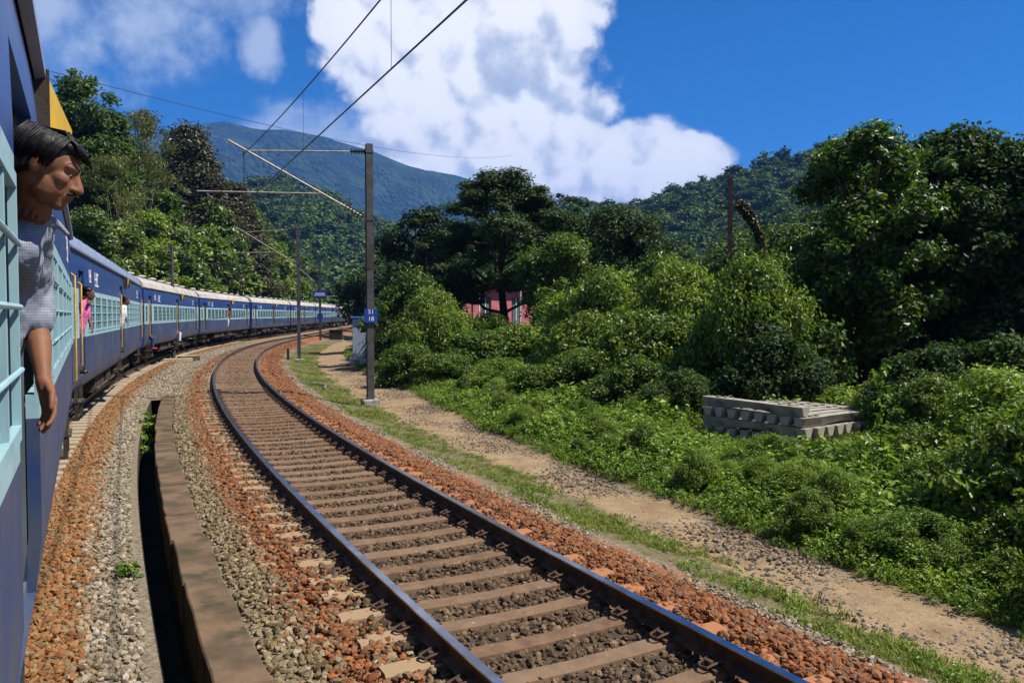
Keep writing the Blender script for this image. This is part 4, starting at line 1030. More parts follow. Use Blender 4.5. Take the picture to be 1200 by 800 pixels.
def hill_mat(name, a, b, sc, bumpd):
    m = bpy.data.materials.new(name); m.use_nodes = True; T = NT(m.node_tree); bs = T.n['Principled BSDF']
    geo = T.add('ShaderNodeNewGeometry').outputs['Position']
    vo = T.add('ShaderNodeTexVoronoi'); T.l.new(geo, vo.inputs[0]); vo.inputs['Scale'].default_value = sc
    n = T.noise(geo, sc*.15, 5, .6)
    T.l.new(T.mix(T.ss(n, .35, .7), a, b), bs.inputs['Base Color']); bs.inputs['Roughness'].default_value = 1; bs.inputs['Specular IOR Level'].default_value = 0
    bn = T.add('ShaderNodeBump'); bn.inputs['Strength'].default_value = 1; bn.inputs['Distance'].default_value = bumpd
    T.l.new(T.m('ADD', T.m('MULTIPLY', vo.outputs['Distance'], -1), T.m('MULTIPLY', n, 1.5)), bn.inputs['Height']); T.l.new(bn.outputs[0], bs.inputs['Normal'])
    return m
HM = hill_mat('forest_floor', (.012, .026, .009), (.022, .042, .014), .12, 4)
FM = hill_mat('far_forest', (.010, .024, .012), (.030, .055, .022), .05, 16)  # forest colours kept dark to carry the cloud shade on the mountain
hill('mountain', [(-700, 330), (-300, 250), (-100, 190), (60, 175), (180, 158), (232, 148), (265, 143), (300, 150), (340, 152), (380, 160), (430, 176), (480, 196), (540, 214), (600, 240), (680, 262), (760, 290), (900, 340), (1000, 366)], 3200, 1500, 1, FM, rough=.10, nu=260, nd=110, fscale=2.2)
H_L = hill('hill', [(-500, 250), (-200, 205), (100, 190), (200, 205), (250, 236), (290, 228), (325, 222), (360, 232), (400, 250), (440, 268), (480, 290), (530, 318), (560, 345), (590, 366)], 620, 230, 2, HM)
H_R = hill('hill', [(430, 366), (500, 310), (560, 268), (620, 252), (660, 246), (700, 254), (750, 252), (800, 234), (860, 216), (910, 198), (960, 186), (1000, 182), (1060, 190), (1130, 215), (1200, 235), (1350, 240), (1600, 260), (1900, 320)], 520, 190, 3, HM)

# ------------------------------------------------------------------ forest on the hills (one mass each)
def forest_protos(n=4):
    out = []
    for i in range(n):
        r = np.random.default_rng(40+i); C, Q = crown_blobs(r, .35, 1.0, .42, 9, .24)
        V, F, c = leaf_arrays(C, np.stack([Q, Q, Q*.75], 1), 46, .14, 50+i, shell=.3, aspect=.75, up=.6)
        out.append(proto(np_mesh('forest_crown', V, F, L['forest'], attrs={'v': ('FACE', c)})))
    return out
FP = forest_protos()
def forest(name, Hh, n, seed, hmin, hmax, label, tmin=.0):
    X, Y, Z, t = Hh; r = np.random.default_rng(seed); a, b = X.shape
    i = r.random(n)*(a-1.01); j = r.random(n)*(b-1.01); i0 = i.astype(int); j0 = j.astype(int); fi = i-i0; fj = j-j0
    def bl(G): return G[i0, j0]*(1-fi)*(1-fj)+G[i0+1, j0]*fi*(1-fj)+G[i0, j0+1]*(1-fi)*fj+G[i0+1, j0+1]*fi*fj
    x, y, z, tt = bl(X), bl(Y), bl(Z), bl(t); keep = (j0 < int(b*.72)) & (tt > tmin) & (np.abs(x/y) < 1.1)
    x, y, z = x[keep], y[keep], z[keep]; n = len(x); h = hmin+(hmax-hmin)*r.random(n)**1.6
    scatter(name, np.stack([x, y, z-h*.22], -1), np.stack([r.normal(size=n)*.1, r.normal(size=n)*.1, r.random(n)*6.28], -1), np.stack([h*(.85+.4*r.random(n)), h*(.85+.4*r.random(n)), h], -1), r.integers(0, 4, n), FP, label=label, cat='forest')
forest('forest', H_L, 5200, 21, 9, 17, 'dense green forest covering the hill behind the train')
forest('forest', H_R, 6500, 22, 7, 14, 'dense green forest covering the hill behind the bushes')

# ------------------------------------------------------------------ trees
def tree_at(u, depth, vtop, **k):
    "ground position and height of a tree from where its top stands and how far away it is"
    p = cam_pt(u, vtop, depth); g = gz(p.x, p.y); return p.x, p.y, g, p.z-g
def behind_train(u, off):
    "distance ahead at which the line of sight u has passed the train and stands off metres left of the open track"
    k = (u-600)/FPX; d = np.arange(8, 400, .5); S, O = so_of(d*k, d); ok = np.where(O < off)[0]
    ok = [i for i in ok if d[i] > 10]; return float(d[ok[0]]) if ok else 200.0
def tree(name, label, u, depth, vtop, seed, rad, h0f, nb, br, nl, size, lm, shape='round', cat='tree', group=None, **kw):
    x, y, g, h = tree_at(u, depth, vtop)
    ms = make_tree_meshes(name, seed, h, rad, h*h0f, nb, br, nl, size, lm, shape, **kw)
    return plant_tree(name, ms, x, y, label, cat, group, z=g)
# behind the train
def left_tree(name, label, u, off, vtop, seed, pxr, h0f, nb, nl, lm, shape='round', lpx=4.5, brf=.34, group=None, tr=.2, **kw):
    d = behind_train(u, off); rad = pxr*d/FPX
    tree(name, label, u, d, vtop, seed, rad, h0f, nb, rad*brf, nl, lpx*d/FPX, lm, shape, group=group, tr=tr, **kw)
left_tree('broadleaf_tree', 'tallest dark broadleaf tree behind the train, next to the yellow board', 96, -17, 88, 1, 58, .10, 90, 420, 'dark', lpx=5.5)
left_tree('eucalyptus_tree', 'slender olive green tree with pale white stems behind the train', 162, -14, 124, 2, 44, .26, 70, 330, 'olive', lpx=3.2, bark='palebark', tr=.06, stems=4, aspect=.32, up=.1, droop=1.2, brf=.30)
left_tree('eucalyptus_tree', 'shorter olive tree below the pale stemmed tree behind the train', 132, -12.5, 180, 3, 36, .22, 40, 330, 'olive', lpx=3.2, bark='palebark', tr=.05, stems=2, aspect=.34, up=.1, droop=1.0)
left_tree('conical_tree', 'tall dark brownish tree with a conical crown behind the train', 222, -17, 148, 4, 98, .05, 170, 380, 'brown', 'cone', lpx=4.2, brf=.17)
left_tree('conical_tree', 'smaller dark brownish tree leaning against the conical crowned tree', 276, -15, 214, 5, 66, .05, 100, 340, 'brown', 'cone', lpx=4.0, brf=.19)
for i, (u, off, v, pr, lm) in enumerate([(104, -9.8, 246, 34, 'teak'), (140, -10.5, 258, 34, 'teak'), (172, -11, 240, 36, 'light'), (204, -10.5, 256, 32, 'teak'), (236, -11, 262, 32, 'light'), (262, -12, 262, 32, 'teak'), (290, -14, 246, 34, 'mid'),
                                      (312, -15, 278, 28, 'mid'), (328, -15, 302, 24, 'mid'), (342, -15, 320, 22, 'mid'), (300, -13, 290, 26, 'teak'), (280, -11.5, 296, 24, 'light'), (358, -16, 336, 18, 'mid'), (188, -13, 222, 34, 'mid'), (246, -14, 236, 34, 'mid')]):
    left_tree('leafy_tree', {'teak': 'large leaved', 'light': 'bright yellow green', 'mid': 'mid green'}[lm]+' tree rising behind '+('the pink passenger\'s coach' if u < 160 else 'the coach after the pink passenger\'s' if u < 220 else 'the dark red passenger\'s coach' if u < 272 else 'the coaches nearest the locomotive'), u, off, v, 60+i, pr, .02, 34, 270, lm, 'round', 5.2, .40, 'row of green trees behind the train', tr=.1, aspect=.62)
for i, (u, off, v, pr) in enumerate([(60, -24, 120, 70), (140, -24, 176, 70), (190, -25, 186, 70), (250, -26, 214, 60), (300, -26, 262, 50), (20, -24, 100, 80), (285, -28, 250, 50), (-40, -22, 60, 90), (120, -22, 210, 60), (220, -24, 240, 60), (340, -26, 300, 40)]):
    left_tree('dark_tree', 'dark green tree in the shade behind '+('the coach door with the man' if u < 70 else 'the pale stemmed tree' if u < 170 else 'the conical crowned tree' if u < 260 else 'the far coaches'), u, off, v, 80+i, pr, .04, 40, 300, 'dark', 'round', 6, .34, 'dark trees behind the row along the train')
# right of the path
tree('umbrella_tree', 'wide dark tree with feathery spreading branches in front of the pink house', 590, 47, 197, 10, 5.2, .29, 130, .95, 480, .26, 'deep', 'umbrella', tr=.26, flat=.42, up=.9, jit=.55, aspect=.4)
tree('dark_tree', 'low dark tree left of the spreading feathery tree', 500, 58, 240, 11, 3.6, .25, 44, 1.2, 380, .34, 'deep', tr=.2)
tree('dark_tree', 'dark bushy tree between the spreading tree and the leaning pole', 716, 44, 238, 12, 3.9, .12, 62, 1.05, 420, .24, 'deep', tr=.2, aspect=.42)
tree('leafy_tree', 'mid green tree on the low side of the spreading feathery tree', 655, 40, 268, 13, 2.2, .12, 30, .8, 380, .2, 'mid', tr=.14)
tree('leafy_tree', 'mid green tree rising before the leaning pole', 780, 34, 296, 14, 2.1, .05, 30, .7, 380, .18, 'mid', tr=.12)
tree('dark_tree', 'dark tree shading the path end near the blue hut', 432, 92, 312, 15, 3.8, .24, 40, 1.4, 330, .42, 'deep', tr=.25)
tree('dark_tree', 'small dark tree at the far bend of the open track', 450, 120, 326, 16, 4.2, .1, 26, 1.6, 300, .5, 'mid', tr=.25)
tree('broadleaf_tree', 'massive dark broadleaf tree towering over the stacked concrete sleepers', 1120, 27, 150, 17, 5.0, .03, 170, .85, 430, .20, 'dark', 'bush', tr=.2, stems=2, aspect=.66)
tree('broadleaf_tree', 'dark broadleaf tree beyond the weeds, right of the massive one', 1225, 25, 165, 18, 4.0, .03, 100, .95, 500, .20, 'dark', 'bush', tr=.16, stems=2, aspect=.66)
tree('broadleaf_tree', 'broadleaf tree with an open ragged top left of the massive dark one', 1020, 25, 146, 41, 2.7, .10, 70, .62, 330, .19, 'mid', 'round', tr=.16, stems=2, aspect=.6)
tree('flowering_tree', 'bright green tree with faint pinkish tops beside the leaning pole', 950, 29, 262, 19, 2.3, .04, 44, .6, 430, .16, 'mid', 'bush', tr=.12, stems=2)
tree('broadleaf_tree', 'dark round tree behind the stacked concrete sleepers', 915, 24, 322, 20, 2.2, .02, 44, .62, 470, .17, 'dark', 'bush', tr=.12, stems=2, aspect=.6)
for i, (u, d, v, rad) in enumerate([(840, 60, 300, 4), (660, 75, 250, 5), (560, 80, 268, 5), (1150, 40, 190, 5), (980, 45, 240, 4.5), (470, 100, 286, 5), (760, 70, 262, 5), (900, 55, 262, 5), (1060, 48, 210, 5), (450, 150, 320, 6), (1240, 34, 160, 5)]):
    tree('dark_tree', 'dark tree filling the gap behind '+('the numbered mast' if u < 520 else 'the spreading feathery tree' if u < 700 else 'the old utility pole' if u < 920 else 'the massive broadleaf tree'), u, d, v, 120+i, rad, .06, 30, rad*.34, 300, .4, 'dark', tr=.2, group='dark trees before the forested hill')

# ------------------------------------------------------------------ bushes (four shapes, copied)
def bush_proto(name, seed, lm, nb, nl, size, aspect, h=1.0, rad=.72, **kw):
    return make_tree_meshes(name, seed, h, rad, .06, nb, .20, nl, size, lm, 'bush', tr=.018, stems=4, aspect=aspect, **kw)
BP = {'teak': bush_proto('broad_leaf_bush', 36, 'light', 46, 120, .11, .5, droop=.5), 'light': bush_proto('light_bush', 31, 'light', 54, 330, .048, .5), 'mid': bush_proto('mid_bush', 32, 'mid', 54, 330, .052, .6), 'vine': bush_proto('vine_bush', 33, 'mid', 64, 330, .045, .8, flat=.6),
      'dark': bush_proto('dark_bush', 34, 'dark', 54, 330, .055, .6), 'weed': bush_proto('weed_bush', 35, 'weed', 52, 420, .040, .5)}
def bush(u, vbase, vtop, kind, w=1.0, zb=-.45, label=None, group=None):
    # stand it on the ground where its foot shows
    d = (CAMZ-zb)*FPX/max(4, vbase-368)
    for _ in range(3): p = cam_pt(u, vbase, d); g = gz(p.x, p.y); d = (CAMZ-g)*FPX/max(4, vbase-368)
    p = cam_pt(u, vbase, d); h = (cam_pt(u, vtop, d).z-g)
    return plant_tree('bush', BP[kind], p.x, p.y, label, 'bush', group, (h*w, h*w, h), random.random()*6.28, g)
LB = {'teak': 'bright bush with large drooping leaves in the thicket along the path', 'light': 'yellow green bush in the thicket along the dirt path', 'mid': 'mid green bush in the thicket along the dirt path', 'vine': 'vine covered bush mound in the thicket along the dirt path', 'dark': 'dark green bush in the thicket along the dirt path', 'weed': 'low bright green weedy bush at the edge of the dirt path'}
BUSHES = []
for u, vb, vt, k, w in [(482, 428, 318, 'mid', .7), (506, 434, 338, 'light', .7), (536, 424, 364, 'light', 1.0), (575, 420, 366, 'light', 1.0), (560, 440, 380, 'vine', 1.2), (610, 436, 372, 'vine', 1.0), (650, 428, 350, 'mid', .8), (680, 440, 332, 'teak', .7),
                        (705, 452, 352, 'vine', .9), (735, 440, 312, 'teak', .65), (765, 462, 352, 'vine', .9), (795, 446, 306, 'light', .65), (820, 470, 392, 'mid', 1.0), (845, 446, 318, 'teak', .65), (872, 462, 330, 'mid', .7), (708, 446, 318, 'mid', .65), (765, 440, 300, 'mid', .6), (880, 470, 300, 'light', .6), (800, 490, 430, 'dark', 1.2),
                        (740, 480, 418, 'mid', 1.2), (690, 468, 400, 'vine', 1.2), (480, 450, 396, 'vine', 1.0), (474, 430, 356, 'dark', .8), (520, 452, 408, 'vine', 1.3), (590, 460, 416, 'weed', 1.4), (900, 480, 372, 'dark', .9), (640, 470, 420, 'vine', 1.3),
                        (1100, 530, 440, 'mid', 1.0), (1170, 560, 430, 'light', 1.0), (1200, 600, 470, 'mid', 1.0), (1150, 620, 520, 'mid', 1.1), (1220, 680, 570, 'mid', 1.0), (1110, 600, 520, 'weed', 1.2), (1075, 560, 500, 'mid', 1.2), (1040, 500, 436, 'light', 1.0),
                        (990, 610, 560, 'weed', 1.6), (1080, 660, 592, 'weed', 1.5), (1170, 690, 636, 'weed', 1.3), (780, 540, 506, 'weed', 1.6), 
                        (438, 404, 360, 'dark', .6), (446, 398, 350, 'mid', .6), (1240, 640, 450, 'mid', 1.0), (1090, 500, 400, 'dark', 1.0), (1160, 510, 390, 'dark', 1.0)]:
    BUSHES.append((bush(u, vb, vt, k, w, label=LB[k], group=LB[k].replace(' bush', ' bushes')), k, vb-vt))
KN = {'teak': 'bright bush with large drooping leaves', 'light': 'yellow green bush', 'mid': 'mid green bush', 'vine': 'low vine covered bush', 'dark': 'dark green bush', 'weed': 'low bright green weedy bush'}
LMK = [('behind the numbered mast', P(25, 6.5)), ('in front of the pink house', cam_pt(575, 430, 38)), ('below the spreading feathery tree', cam_pt(640, 440, 32)), ('between the spreading tree and the utility pole', cam_pt(735, 450, 28)), ('below the old utility pole', cam_pt(850, 460, 26)),
       ('left of the stacked concrete sleepers', cam_pt(790, 520, 17)), ('right of the stacked concrete sleepers', cam_pt(1090, 540, 15)), ('on the weedy verge before the massive dark tree', cam_pt(1080, 650, 9.5)), ('at the shaded end of the verge by the upright weed', cam_pt(1180, 660, 9)), ('beyond the blue trackside cabinet', cam_pt(405, 400, 75))]
bk = {}
for e, k, hh in BUSHES:
    j = min(range(len(LMK)), key=lambda i: (Vector(e.location).xy-LMK[i][1].xy).length); bk.setdefault((k, j), []).append((e.scale[2], e))
for (k, j), lst in bk.items():
    lst.sort(key=lambda q: -q[0])
    for n_, (hh, e) in enumerate(lst):
        e['label'] = (('taller ' if n_ == 0 else 'shorter ') if len(lst) > 1 else '')+(KN[k][4:] if len(lst) > 1 and KN[k].startswith('low ') else KN[k])+' '+LMK[j][0]; e['group'] = KN[k].replace('bush', 'bushes')+' '+LMK[j][0]

# ------------------------------------------------------------------ weeds and grass (ground cover)
def weed_protos():
    out = []
    for i in range(5):
        r = np.random.default_rng(200+i); n = 46 if i < 3 else 34; C = np.stack([r.normal(size=9)*.13, r.normal(size=9)*.13, .06+.26*r.random(9)], 1)
        V, F, c = leaf_arrays(C, np.full(9, .10), n//4, .085 if i % 2 else .065, 210+i, shell=.6, aspect=.5 if i % 2 else .65, up=.8)
        st = []; sf = []
        for q in C:
            b = len(V)+len(st); w = .004
            st += [(q[0]*.2-w, q[1]*.2, -.03), (q[0]*.2+w, q[1]*.2, -.03), (q[0]+w, q[1], q[2]), (q[0]-w, q[1], q[2])]; sf.append((b, b+1, b+2, b+3))
        V = np.concatenate([V, np.array(st)]); F = np.concatenate([F, np.array(sf)]); c = np.concatenate([c, np.full(len(sf), .4)])
        out.append(proto(np_mesh('weed', V, F, L['weed'], attrs={'v': ('FACE', c)})))
    return out
def grass_protos():
    out = []
    for i in range(3):
        r = np.random.default_rng(300+i); V = []; F = []
        for k in range(22):
            a = r.random()*6.28; p = np.array([r.normal()*.05, r.normal()*.05, -.01]); l = .05+.08*r.random(); d = np.array([math.cos(a)*.5, math.sin(a)*.5, .8]); s = np.array([-math.sin(a), math.cos(a), 0])*.005
            b = len(V); V += [p-s, p+s, p+d*l*.6+s*.8, p+d*l*.6-s*.8, p+d*l+np.array([d[0], d[1], -.3])*l*.25, p+d*l+np.array([d[0], d[1], -.3])*l*.25+s*.2]; F += [(b, b+1, b+2, b+3), (b+3, b+2, b+5, b+4)]
        out.append(proto(np_mesh('grass', np.array(V), np.array(F), L['grass'], attrs={'v': ('FACE', r.random(len(F)))})))
    return out
WP, GP = weed_protos(), grass_protos()
def cover(name, protos, n, s0, s1, of, sc, seed, label, cat, zoff=0.0):
    r = np.random.default_rng(seed); s = s0+(s1-s0)*r.random(n)**1.5; o = of(s, r.random(n), r); x, y, h = Pv(s, o); z = zprof(o)+zoff+.03*np.sin(x*1.7+y*.9)*np.sin(y*1.3-.6*x)
    patch = np.sin(x*1.1+2*np.sin(y*.7))+np.sin(y*1.7+1.5*np.sin(x*.9)); k = sc(o, s, r.random(n))*(1+.25*patch*.5)
    k = k*np.clip(np.hypot(x-5.9, y-16.6)/3.2, .28, 1)**1.3      # the stack of sleepers presses the growth down
    scatter(name, np.stack([x, y, z], -1), np.stack([r.normal(size=n)*.12, r.normal(size=n)*.12, r.random(n)*6.28], -1), k, r.integers(0, len(protos), n), protos, label=label, cat=cat)
cover('weeds', WP, 11000, -1, 60, lambda s, t, r: path_edges(s)[1]+.15+9*t**1.5+r.normal(size=len(s))*.12, lambda o, s, q: np.interp(o-path_edges(s)[1], [0, .8, 3, 8], [.35, .8, 1.25, 1.5])*(.6+.8*q), 51, 'dense low green weeds covering the verge right of the path', 'weeds')
cover('grass', GP, 7000, -1, 75, lambda s, t, r: 2.55+(path_edges(s)[0]-2.55)*t**.8+.16*np.sin(s*1.9)*np.sin(s*.7+1)+r.normal(size=len(s))*.12, lambda o, s, q: (.35+.6*q)*np.clip(.9+1.3*np.sin(s*2.3+4*o)*np.sin(s*.9+o*3), .12, 1.15), 52, 'short grass strip between the rust red ballast and the dirt path', 'grass')
cover('weeds', WP, 500, 0, 60, lambda s, t, r: 2.5+(path_edges(s)[0]-2.5)*t, lambda o, s, q: .15+.25*q, 53, 'scattered small weeds in the grass strip beside the path', 'weeds')
cover('grass', GP, 2600, -1, 40, lambda s, t, r: path_edges(s)[1]+.1+.8*t, lambda o, s, q: .6+.8*q, 54, 'tufts of grass along the weedy edge of the dirt path', 'grass')
def weed_clumps():
    r = np.random.default_rng(61); n = 420; s = 44*r.random(n)**1.3; o = path_edges(s)[1]+.5+8.5*r.random(n)**1.2; x, y, h = Pv(s, o)
    ok = np.hypot(x-5.9, y-16.4) > 2.6; x, y, o = x[ok], y[ok], o[ok]; n = len(x); z = zprof(o)-.03
    k = .28+.55*r.random(n)**2; src = [proto(BP['weed'][1]), proto(BP['light'][1]), proto(BP['mid'][1])]
    scatter('weed_clumps', np.stack([x, y, z], -1), np.stack([np.zeros(n), np.zeros(n), r.random(n)*6.28], -1), np.stack([k*(.7+.5*r.random(n)), k*(.7+.5*r.random(n)), k], -1), r.integers(0, 3, n), src, label='taller tufts of leafy weeds scattered over the verge', cat='weeds')
weed_clumps()
def small_plant(s, o, z, sc, label, lm=1):
    e = empty('weed_plant', P(s, o, z)); tag(e, label, 'plant', None); e.scale = (sc, sc, sc)
    V, F, c = leaf_arrays(np.array([[0, 0, .12], [.1, .05, .1], [-.08, .06, .1], [0, -.1, .16]]), np.full(4, .12), 16, .12, int(s*10)+3, aspect=.42, up=.7)
    link(bpy.data.objects.new('leaves', np_mesh('leaves', V, F, L['weed'], attrs={'v': ('FACE', c)})), e)
    MB().tube([(0, 0, -.06), (0, 0, .1)], .006, 5).build('stem', L['weed'], e)
small_plant(7.1, -2.95, -.3, .75, 'small green weed growing in the gravel beside the train')
small_plant(4.75, -2.62, -.75, 1.1, 'leafy green weed growing up inside the drain')
for i, (s, o, z, k, lb) in enumerate([(21.5, -2.72, -.5, 1.2, 'green weed rooted at the closed end of the drain'), (19.6, -2.72, -.55, 1.3, 'bushiest green weed hanging over the drain edge'), (18, -2.72, -.6, 1.2, 'green weed in the drain just before its bushiest weed'), (16.4, -2.72, -.6, 1.1, 'first green weed along the dark stretch of the drain')]): small_plant(s, o, z, k, lb)
def tall_weed(u, vb, vt, label):
    d = (CAMZ+.3)*FPX/(vb-368); p = cam_pt(u, vb, d); g = gz(p.x, p.y); h = cam_pt(u, vt, d).z-g
    e = empty('tall_weed', (p.x, p.y, g-.03)); tag(e, label, 'plant'); r = np.random.default_rng(int(u)); V = []; F = []; c = []
    n = 26; C = np.stack([r.normal(size=n)*.05, r.normal(size=n)*.05, h*(.3+.7*np.arange(n)/n)], 1)
    V, F, c = leaf_arrays(C, np.full(n, .10), 3, .15, int(u), aspect=.4, up=.4, droop=.4); link(bpy.data.objects.new('leaves', np_mesh('leaves', V, F, L['weed'], attrs={'v': ('FACE', c)})), e)
    MB().tube([(0, 0, -.05), (.02, 0, h*.5), (0, .02, h)], [.012, .009, .004], 6).build('stem', L['weed'], e)
tall_weed(1135, 640, 560, 'upright weed with pale hanging leaves before the dark bush'); tall_weed(1030, 560, 424, 'tall thin weed rising beside the stacked concrete sleepers')

# ------------------------------------------------------------------ stacked concrete sleepers
def arch_sleeper_mesh():
    # a monoblock sleeper: two deep ends joined by a waisted middle
    mb = MB(); xs = [-1.36, -1.3, -.75, -.3, 0, .3, .75, 1.3, 1.36]; top = [.19, .21, .215, .165, .155, .165, .215, .21, .19]; hw = [.11, .125, .125, .11, .105, .11, .125, .125, .11]; pts = []; F = []
    for x, z, w in zip(xs, top, hw): pts += [(x, -w*.58, .215-z), (x, w*.58, .215-z), (x, w*1.18, .215), (x, -w*1.18, .215)]
    for i in range(8):
        for k in range(4): F.append((i*4+k, i*4+(k+1) % 4, (i+1)*4+(k+1) % 4, (i+1)*4+k))
    F += [(3, 2, 1, 0), (32, 33, 34, 35)]; mb.poly(pts, F)
    for x in (-.98, -.74, .74, .98): mb.box(x-.035, x+.035, -.045, .045, .205, .245)
    return mb.mesh('concrete_sleeper', M['concrete'])
ASM = arch_sleeper_mesh()
def stack():
    a0 = R(-55.5); base = Vector((6.24, 17.5, 0)); base.z = gz(base.x, base.y)-.12
    ux = Vector((math.cos(a0), math.sin(a0), 0)); uy = Vector((-math.sin(a0), math.cos(a0), 0)); r = random.Random(3); H = .212
    def put(lx, ly, z, rz, lab, tilt=0):
        o = link(bpy.data.objects.new('concrete_sleeper', ASM)); o.location = base+ux*lx+uy*ly+Vector((0, 0, z)); o.rotation_euler = (0, tilt, a0+rz); tag(o, lab, 'sleeper', 'stacked concrete sleepers')
    for k in range(8): put(-1.2+k*.34+r.uniform(-.01, .01), r.uniform(-.04, .04), 0, R(90)+r.uniform(-.01, .01), 'concrete sleeper in the bottom layer of the stack in the weeds')
    for k in range(8): put(r.uniform(-.04, .04), -1.2+k*.34, H, r.uniform(-.01, .01), 'concrete sleeper crossing in the middle layer of the stack in the weeds')
    for k in range(8): put(-1.2+k*.34+r.uniform(-.01, .01), r.uniform(-.05, .05), 2*H, R(90)+r.uniform(-.015, .015), 'concrete sleeper in the upper layer of the stack, top face in the sun')
    put(-.12, -1.12, 3*H, R(-2), 'loose concrete sleeper lying alone on top of the stack')
stack()

# ------------------------------------------------------------------ odds and ends along the line
def slab(s, o, z, L_, w, h, rz, m, label, name='wooden_beam', tilt=0):
    ob = bevel(MB().box(-L_/2, L_/2, -w/2, w/2, 0, h).build(name, M[m]), .015); ob.location = P(s, o, z); ob.rotation_euler = (0, tilt, -head(s)+rz); tag(ob, label, 'beam', 'beams dumped on the ballast'); return ob
slab(44.6, -3.35, -.26, 1.5, .3, .22, R(10), 'timber', 'pale beam lying crosswise at the near side of the dumped beams')
slab(46.6, -2.95, -.26, 2.0, .35, .2, R(72), 'timber', 'pale beam lying along the track in the dumped beams')
slab(45.6, -2.9, -.26, 1.2, .4, .28, R(40), 'under', 'dark beam among the pale dumped beams')
slab(48, -3.5, -.26, 1.6, .32, .2, R(25), 'timber', 'pale beam lying at the far side of the dumped beams')
def hut():
    p = P(33.5, 4.9, 0); p = cam_pt(428, 400, 44); g = gz(p.x, p.y); t = empty('trackside_cabinet', (p.x, p.y, g), R(12)); tag(t, 'blue and grey metal trackside cabinet behind the numbered mast', 'cabinet')
    bevel(MB().box(-.75, .75, -.6, .6, 0, .25).build('plinth', M['concrete'], t), .02)
    for k in range(4): bevel(MB().box(-.7+k*.35, -.36+k*.35, -.575, -.53, .28, 2.55).build('door_panel', M['hutgrey'], t), .008)
    MB().box(-.7, .7, -.53, .55, .25, 2.6).build('body', M['hutblue'], t); bevel(MB().box(-.82, .82, -.68, .66, 2.6, 2.7).build('roof', M['hutblue'], t), .01)
hut()
def pink_house():
    p = cam_pt(580, 350, 64); t = empty('house', (p.x, p.y, gz(p.x, p.y)), R(38)); tag(t, 'low pink plastered house half hidden behind the bushes', 'house'); H = 4.3
    mb = MB(); xs = [-5.2, -3.6, -2.6, -.6, .4, 2.2, 3.2, 5.2]
    for a, b in zip(xs[0::2], xs[1::2]): mb.box(a, b, -3, -2.8, 0, H)
    for a, b in zip(xs[1:-1:2], xs[2::2]): mb.box(a, b, -3, -2.8, 0, 2.6 if a > 1 else 1.4); mb.box(a, b, -3, -2.8, 3.5, H)
    mb.box(-5.2, -5.0, -2.8, 3, 0, H); mb.box(5.0, 5.2, -2.8, 3, 0, H); mb.box(-5, 5, 2.8, 3, 0, H); mb.build('wall', M['pink'], t)
    for a, b in zip(xs[1:-1:2], xs[2::2]): f = MB().box(a, b, -2.88, -2.84, 1.4, 3.5).build('window', M['inside'], t); MB().box((a+b)/2-.03, (a+b)/2+.03, -2.93, -2.88, 1.4, 3.5).build('mullion', M['white'], f)
    rf = MB(); rf.box(-5.6, 5.6, -3.5, 3.4, H, H+.16); rf.build('roof', M['tin'], t)
    for k in range(3): MB().tube([(-4+k*4, -3.35, 0), (-4+k*4, -3.35, H)], .06, 8).build('post', M['white'], t)
pink_house()
def leaning_pole():
    p = cam_pt(855, 330, 33); g = gz(p.x, p.y); h = cam_pt(855, 207, 33).z-g; t = empty('utility_pole', (p.x, p.y, g-.3)); tag(t, 'old dark utility pole with short cross arms above the bushes', 'utility pole')
    MB().box(-.085, .085, -.07, .07, 0, h+.3).build('post', M['rail'], t)
    for z, w in ((h-1.0, .5), (h+.1, .18)): MB().box(-w, w*.6, -.05, .05, z-.03, z+.03).build('cross_arm', M['rail'], t)
    for x in (-.42, .25): MB().cyl((x, 0, h-.9), (0, 0, 1), .045, .16, 8).build('insulator', M['insul'], t)
    # vine that has grown over a stay, beside it
    v = cam_pt(884, 300, 30); gv = gz(v.x, v.y); e = empty('vine_snag', (v.x, v.y, gv)); tag(e, 'dead leaning stump wrapped in brown vine beside the utility pole', 'snag')
    tp = cam_pt(868, 240, 30)-v; tp.z = cam_pt(868, 240, 30).z-gv; md = cam_pt(880, 256, 30)-v; md.z = cam_pt(880, 256, 30).z-gv
    lo = cam_pt(894, 286, 30)-v; lo.z = cam_pt(894, 286, 30).z-gv
    MB().tube([(.5, 0, -.3), (.45, 0, lo.z*.6), lo, md, tp], [.14, .13, .12, .10, .05], 8).build('stump', M['bark'], e, True)
    n = 22; C = [Vector(lo).lerp(Vector(md), k/10) for k in range(11)]+[Vector(md).lerp(Vector(tp), k/10) for k in range(11)]
    V, F, c = leaf_arrays(np.array(C), np.full(n, .22), 60, .14, 77, aspect=.6); link(bpy.data.objects.new('vine', np_mesh('vine', V, F, L['brown'], attrs={'v': ('FACE', c)})), e)
leaning_pole()
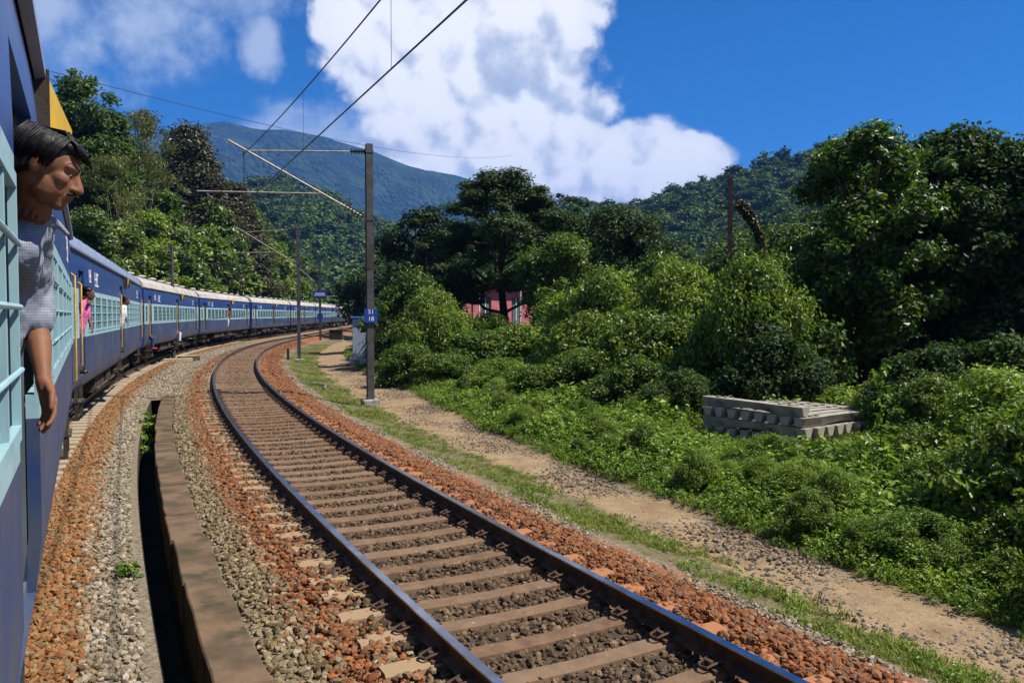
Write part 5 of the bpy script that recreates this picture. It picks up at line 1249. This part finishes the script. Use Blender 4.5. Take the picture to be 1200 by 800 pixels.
def far_bits():
    p = P(88, 3.4, -.5); t = empty('point_machine', p, -head(88)); tag(t, 'black trackside box at the foot of the wide blue sign mast', 'box')
    bevel(MB().box(-.7, .7, -.4, .4, 0, 1.1).build('case', M['black'], t), .03); MB().box(-.75, .75, -.45, .45, 1.1, 1.18).build('lid', M['black'], t); bevel(MB().box(-.8, .8, -.5, .5, -.2, .05).build('plinth', M['concrete'], t), .02)
    p = P(98, 6.2, -.4); t = empty('signal_post', p, -head(98)); tag(t, 'short signal post with a white lamp head far beside the track', 'signal post')
    MB().tube([(0, 0, -.2), (0, 0, 2.6)], .07, 8).build('post', M['black'], t); bevel(MB().box(-.22, .22, -.15, .15, 2.5, 3.0).build('head', M['hutgrey'], t), .02)
    for i, (s, o, d) in enumerate([(41, 6.6, .5), (44, 6.3, .45), (38.5, 6.9, .4)]):
        b = bevel(MB().box(-.35, .35, -.3, .3, 0, d).build('concrete_block', M['hutgrey']), .03); b.location = P(s, o, -.55); b.rotation_euler = (0, 0, .4*i); tag(b, 'pale concrete block lying at the grass edge of the far path', 'block', 'pale blocks by the path')
    b = MB().tube([(0, 0, 0), (.3, 1.0, .05), (.2, 2.2, 0), (-.2, 3.2, .02)], .04, 6).build('loose_pipe', M['galv']); b.location = P(28.5, 3.1, -.46); b.rotation_euler = (0, 0, .5); tag(b, 'bent pale pipe lying on gravel beside the path', 'pipe')
    b = bevel(MB().box(-1.2, 1.2, -.08, .08, 0, .35).build('wooden_plank', M['under']), .01); b.location = P(29, 6.7, -.5); b.rotation_euler = (0, 0, -head(29)+R(100)); tag(b, 'dark plank on edge at the foot of the bushes behind the numbered mast', 'plank')
    # marker stake near the second mast
    b = MB().box(-.06, .06, -.06, .06, -.3, .75).build('marker_stake', M['under']); b.location = P(48, 2.5, -.45); tag(b, 'short dark stake standing in gravel by the plain mast', 'stake')
far_bits()
def power_line():
    a = cam_pt(202, 330, 44); g = gz(a.x, a.y); t = empty('utility_pole', (a.x, a.y, g-.3), .3); tag(t, 'thin grey utility pole standing among trees behind the train', 'utility pole')
    top = cam_pt(202, 286, 44).z-g+.3
    MB().tube([(0, 0, 0), (0, 0, top)], [.11, .08], 8).build('post', M['mast'], t); MB().box(-.6, .6, -.04, .04, top-.35, top-.27).build('cross_arm', M['mast'], t)
    for i, (q, w) in enumerate([((82, 248, 26), (330, 282, 75)), ((90, 300, 30), (310, 300, 75)), ((100, 268, 28), (330, 318, 80)), ((60, 84, 60), (600, 182, 260)), ((90, 112, 60), (420, 212, 230))]):
        pa, pb = cam_pt(*q), cam_pt(*w); n = 14
        tag(MB().tube([pa.lerp(pb, k/n)-Vector((0, 0, 4*(.5 if i < 3 else 3)*k/n*(1-k/n))) for k in range(n+1)], .012 if i < 3 else .03, 5).build('power_wire', M['wire']), 'thin power wire strung above the trees behind the train' if i < 3 else 'thin high power wire crossing the sky above the trees', 'wire', 'power wires')
power_line()

# ------------------------------------------------------------------ haze
hz = MB().box(-4300, 4300, -300, 5600, -8, 900).build('haze', None); hz.data.materials.clear(); tag(hz, kind='stuff')
hm = bpy.data.materials.new('haze_air'); hm.use_nodes = True; T = NT(hm.node_tree); T.n.clear()
out = T.add('ShaderNodeOutputMaterial'); pv = T.add('ShaderNodeVolumePrincipled'); pv.inputs['Color'].default_value = (.15, .36, 1, 1); pv.inputs['Density'].default_value = .00013; pv.inputs['Anisotropy'].default_value = .0
T.l.new(pv.outputs[0], out.inputs['Volume']); hz.data.materials.append(hm)
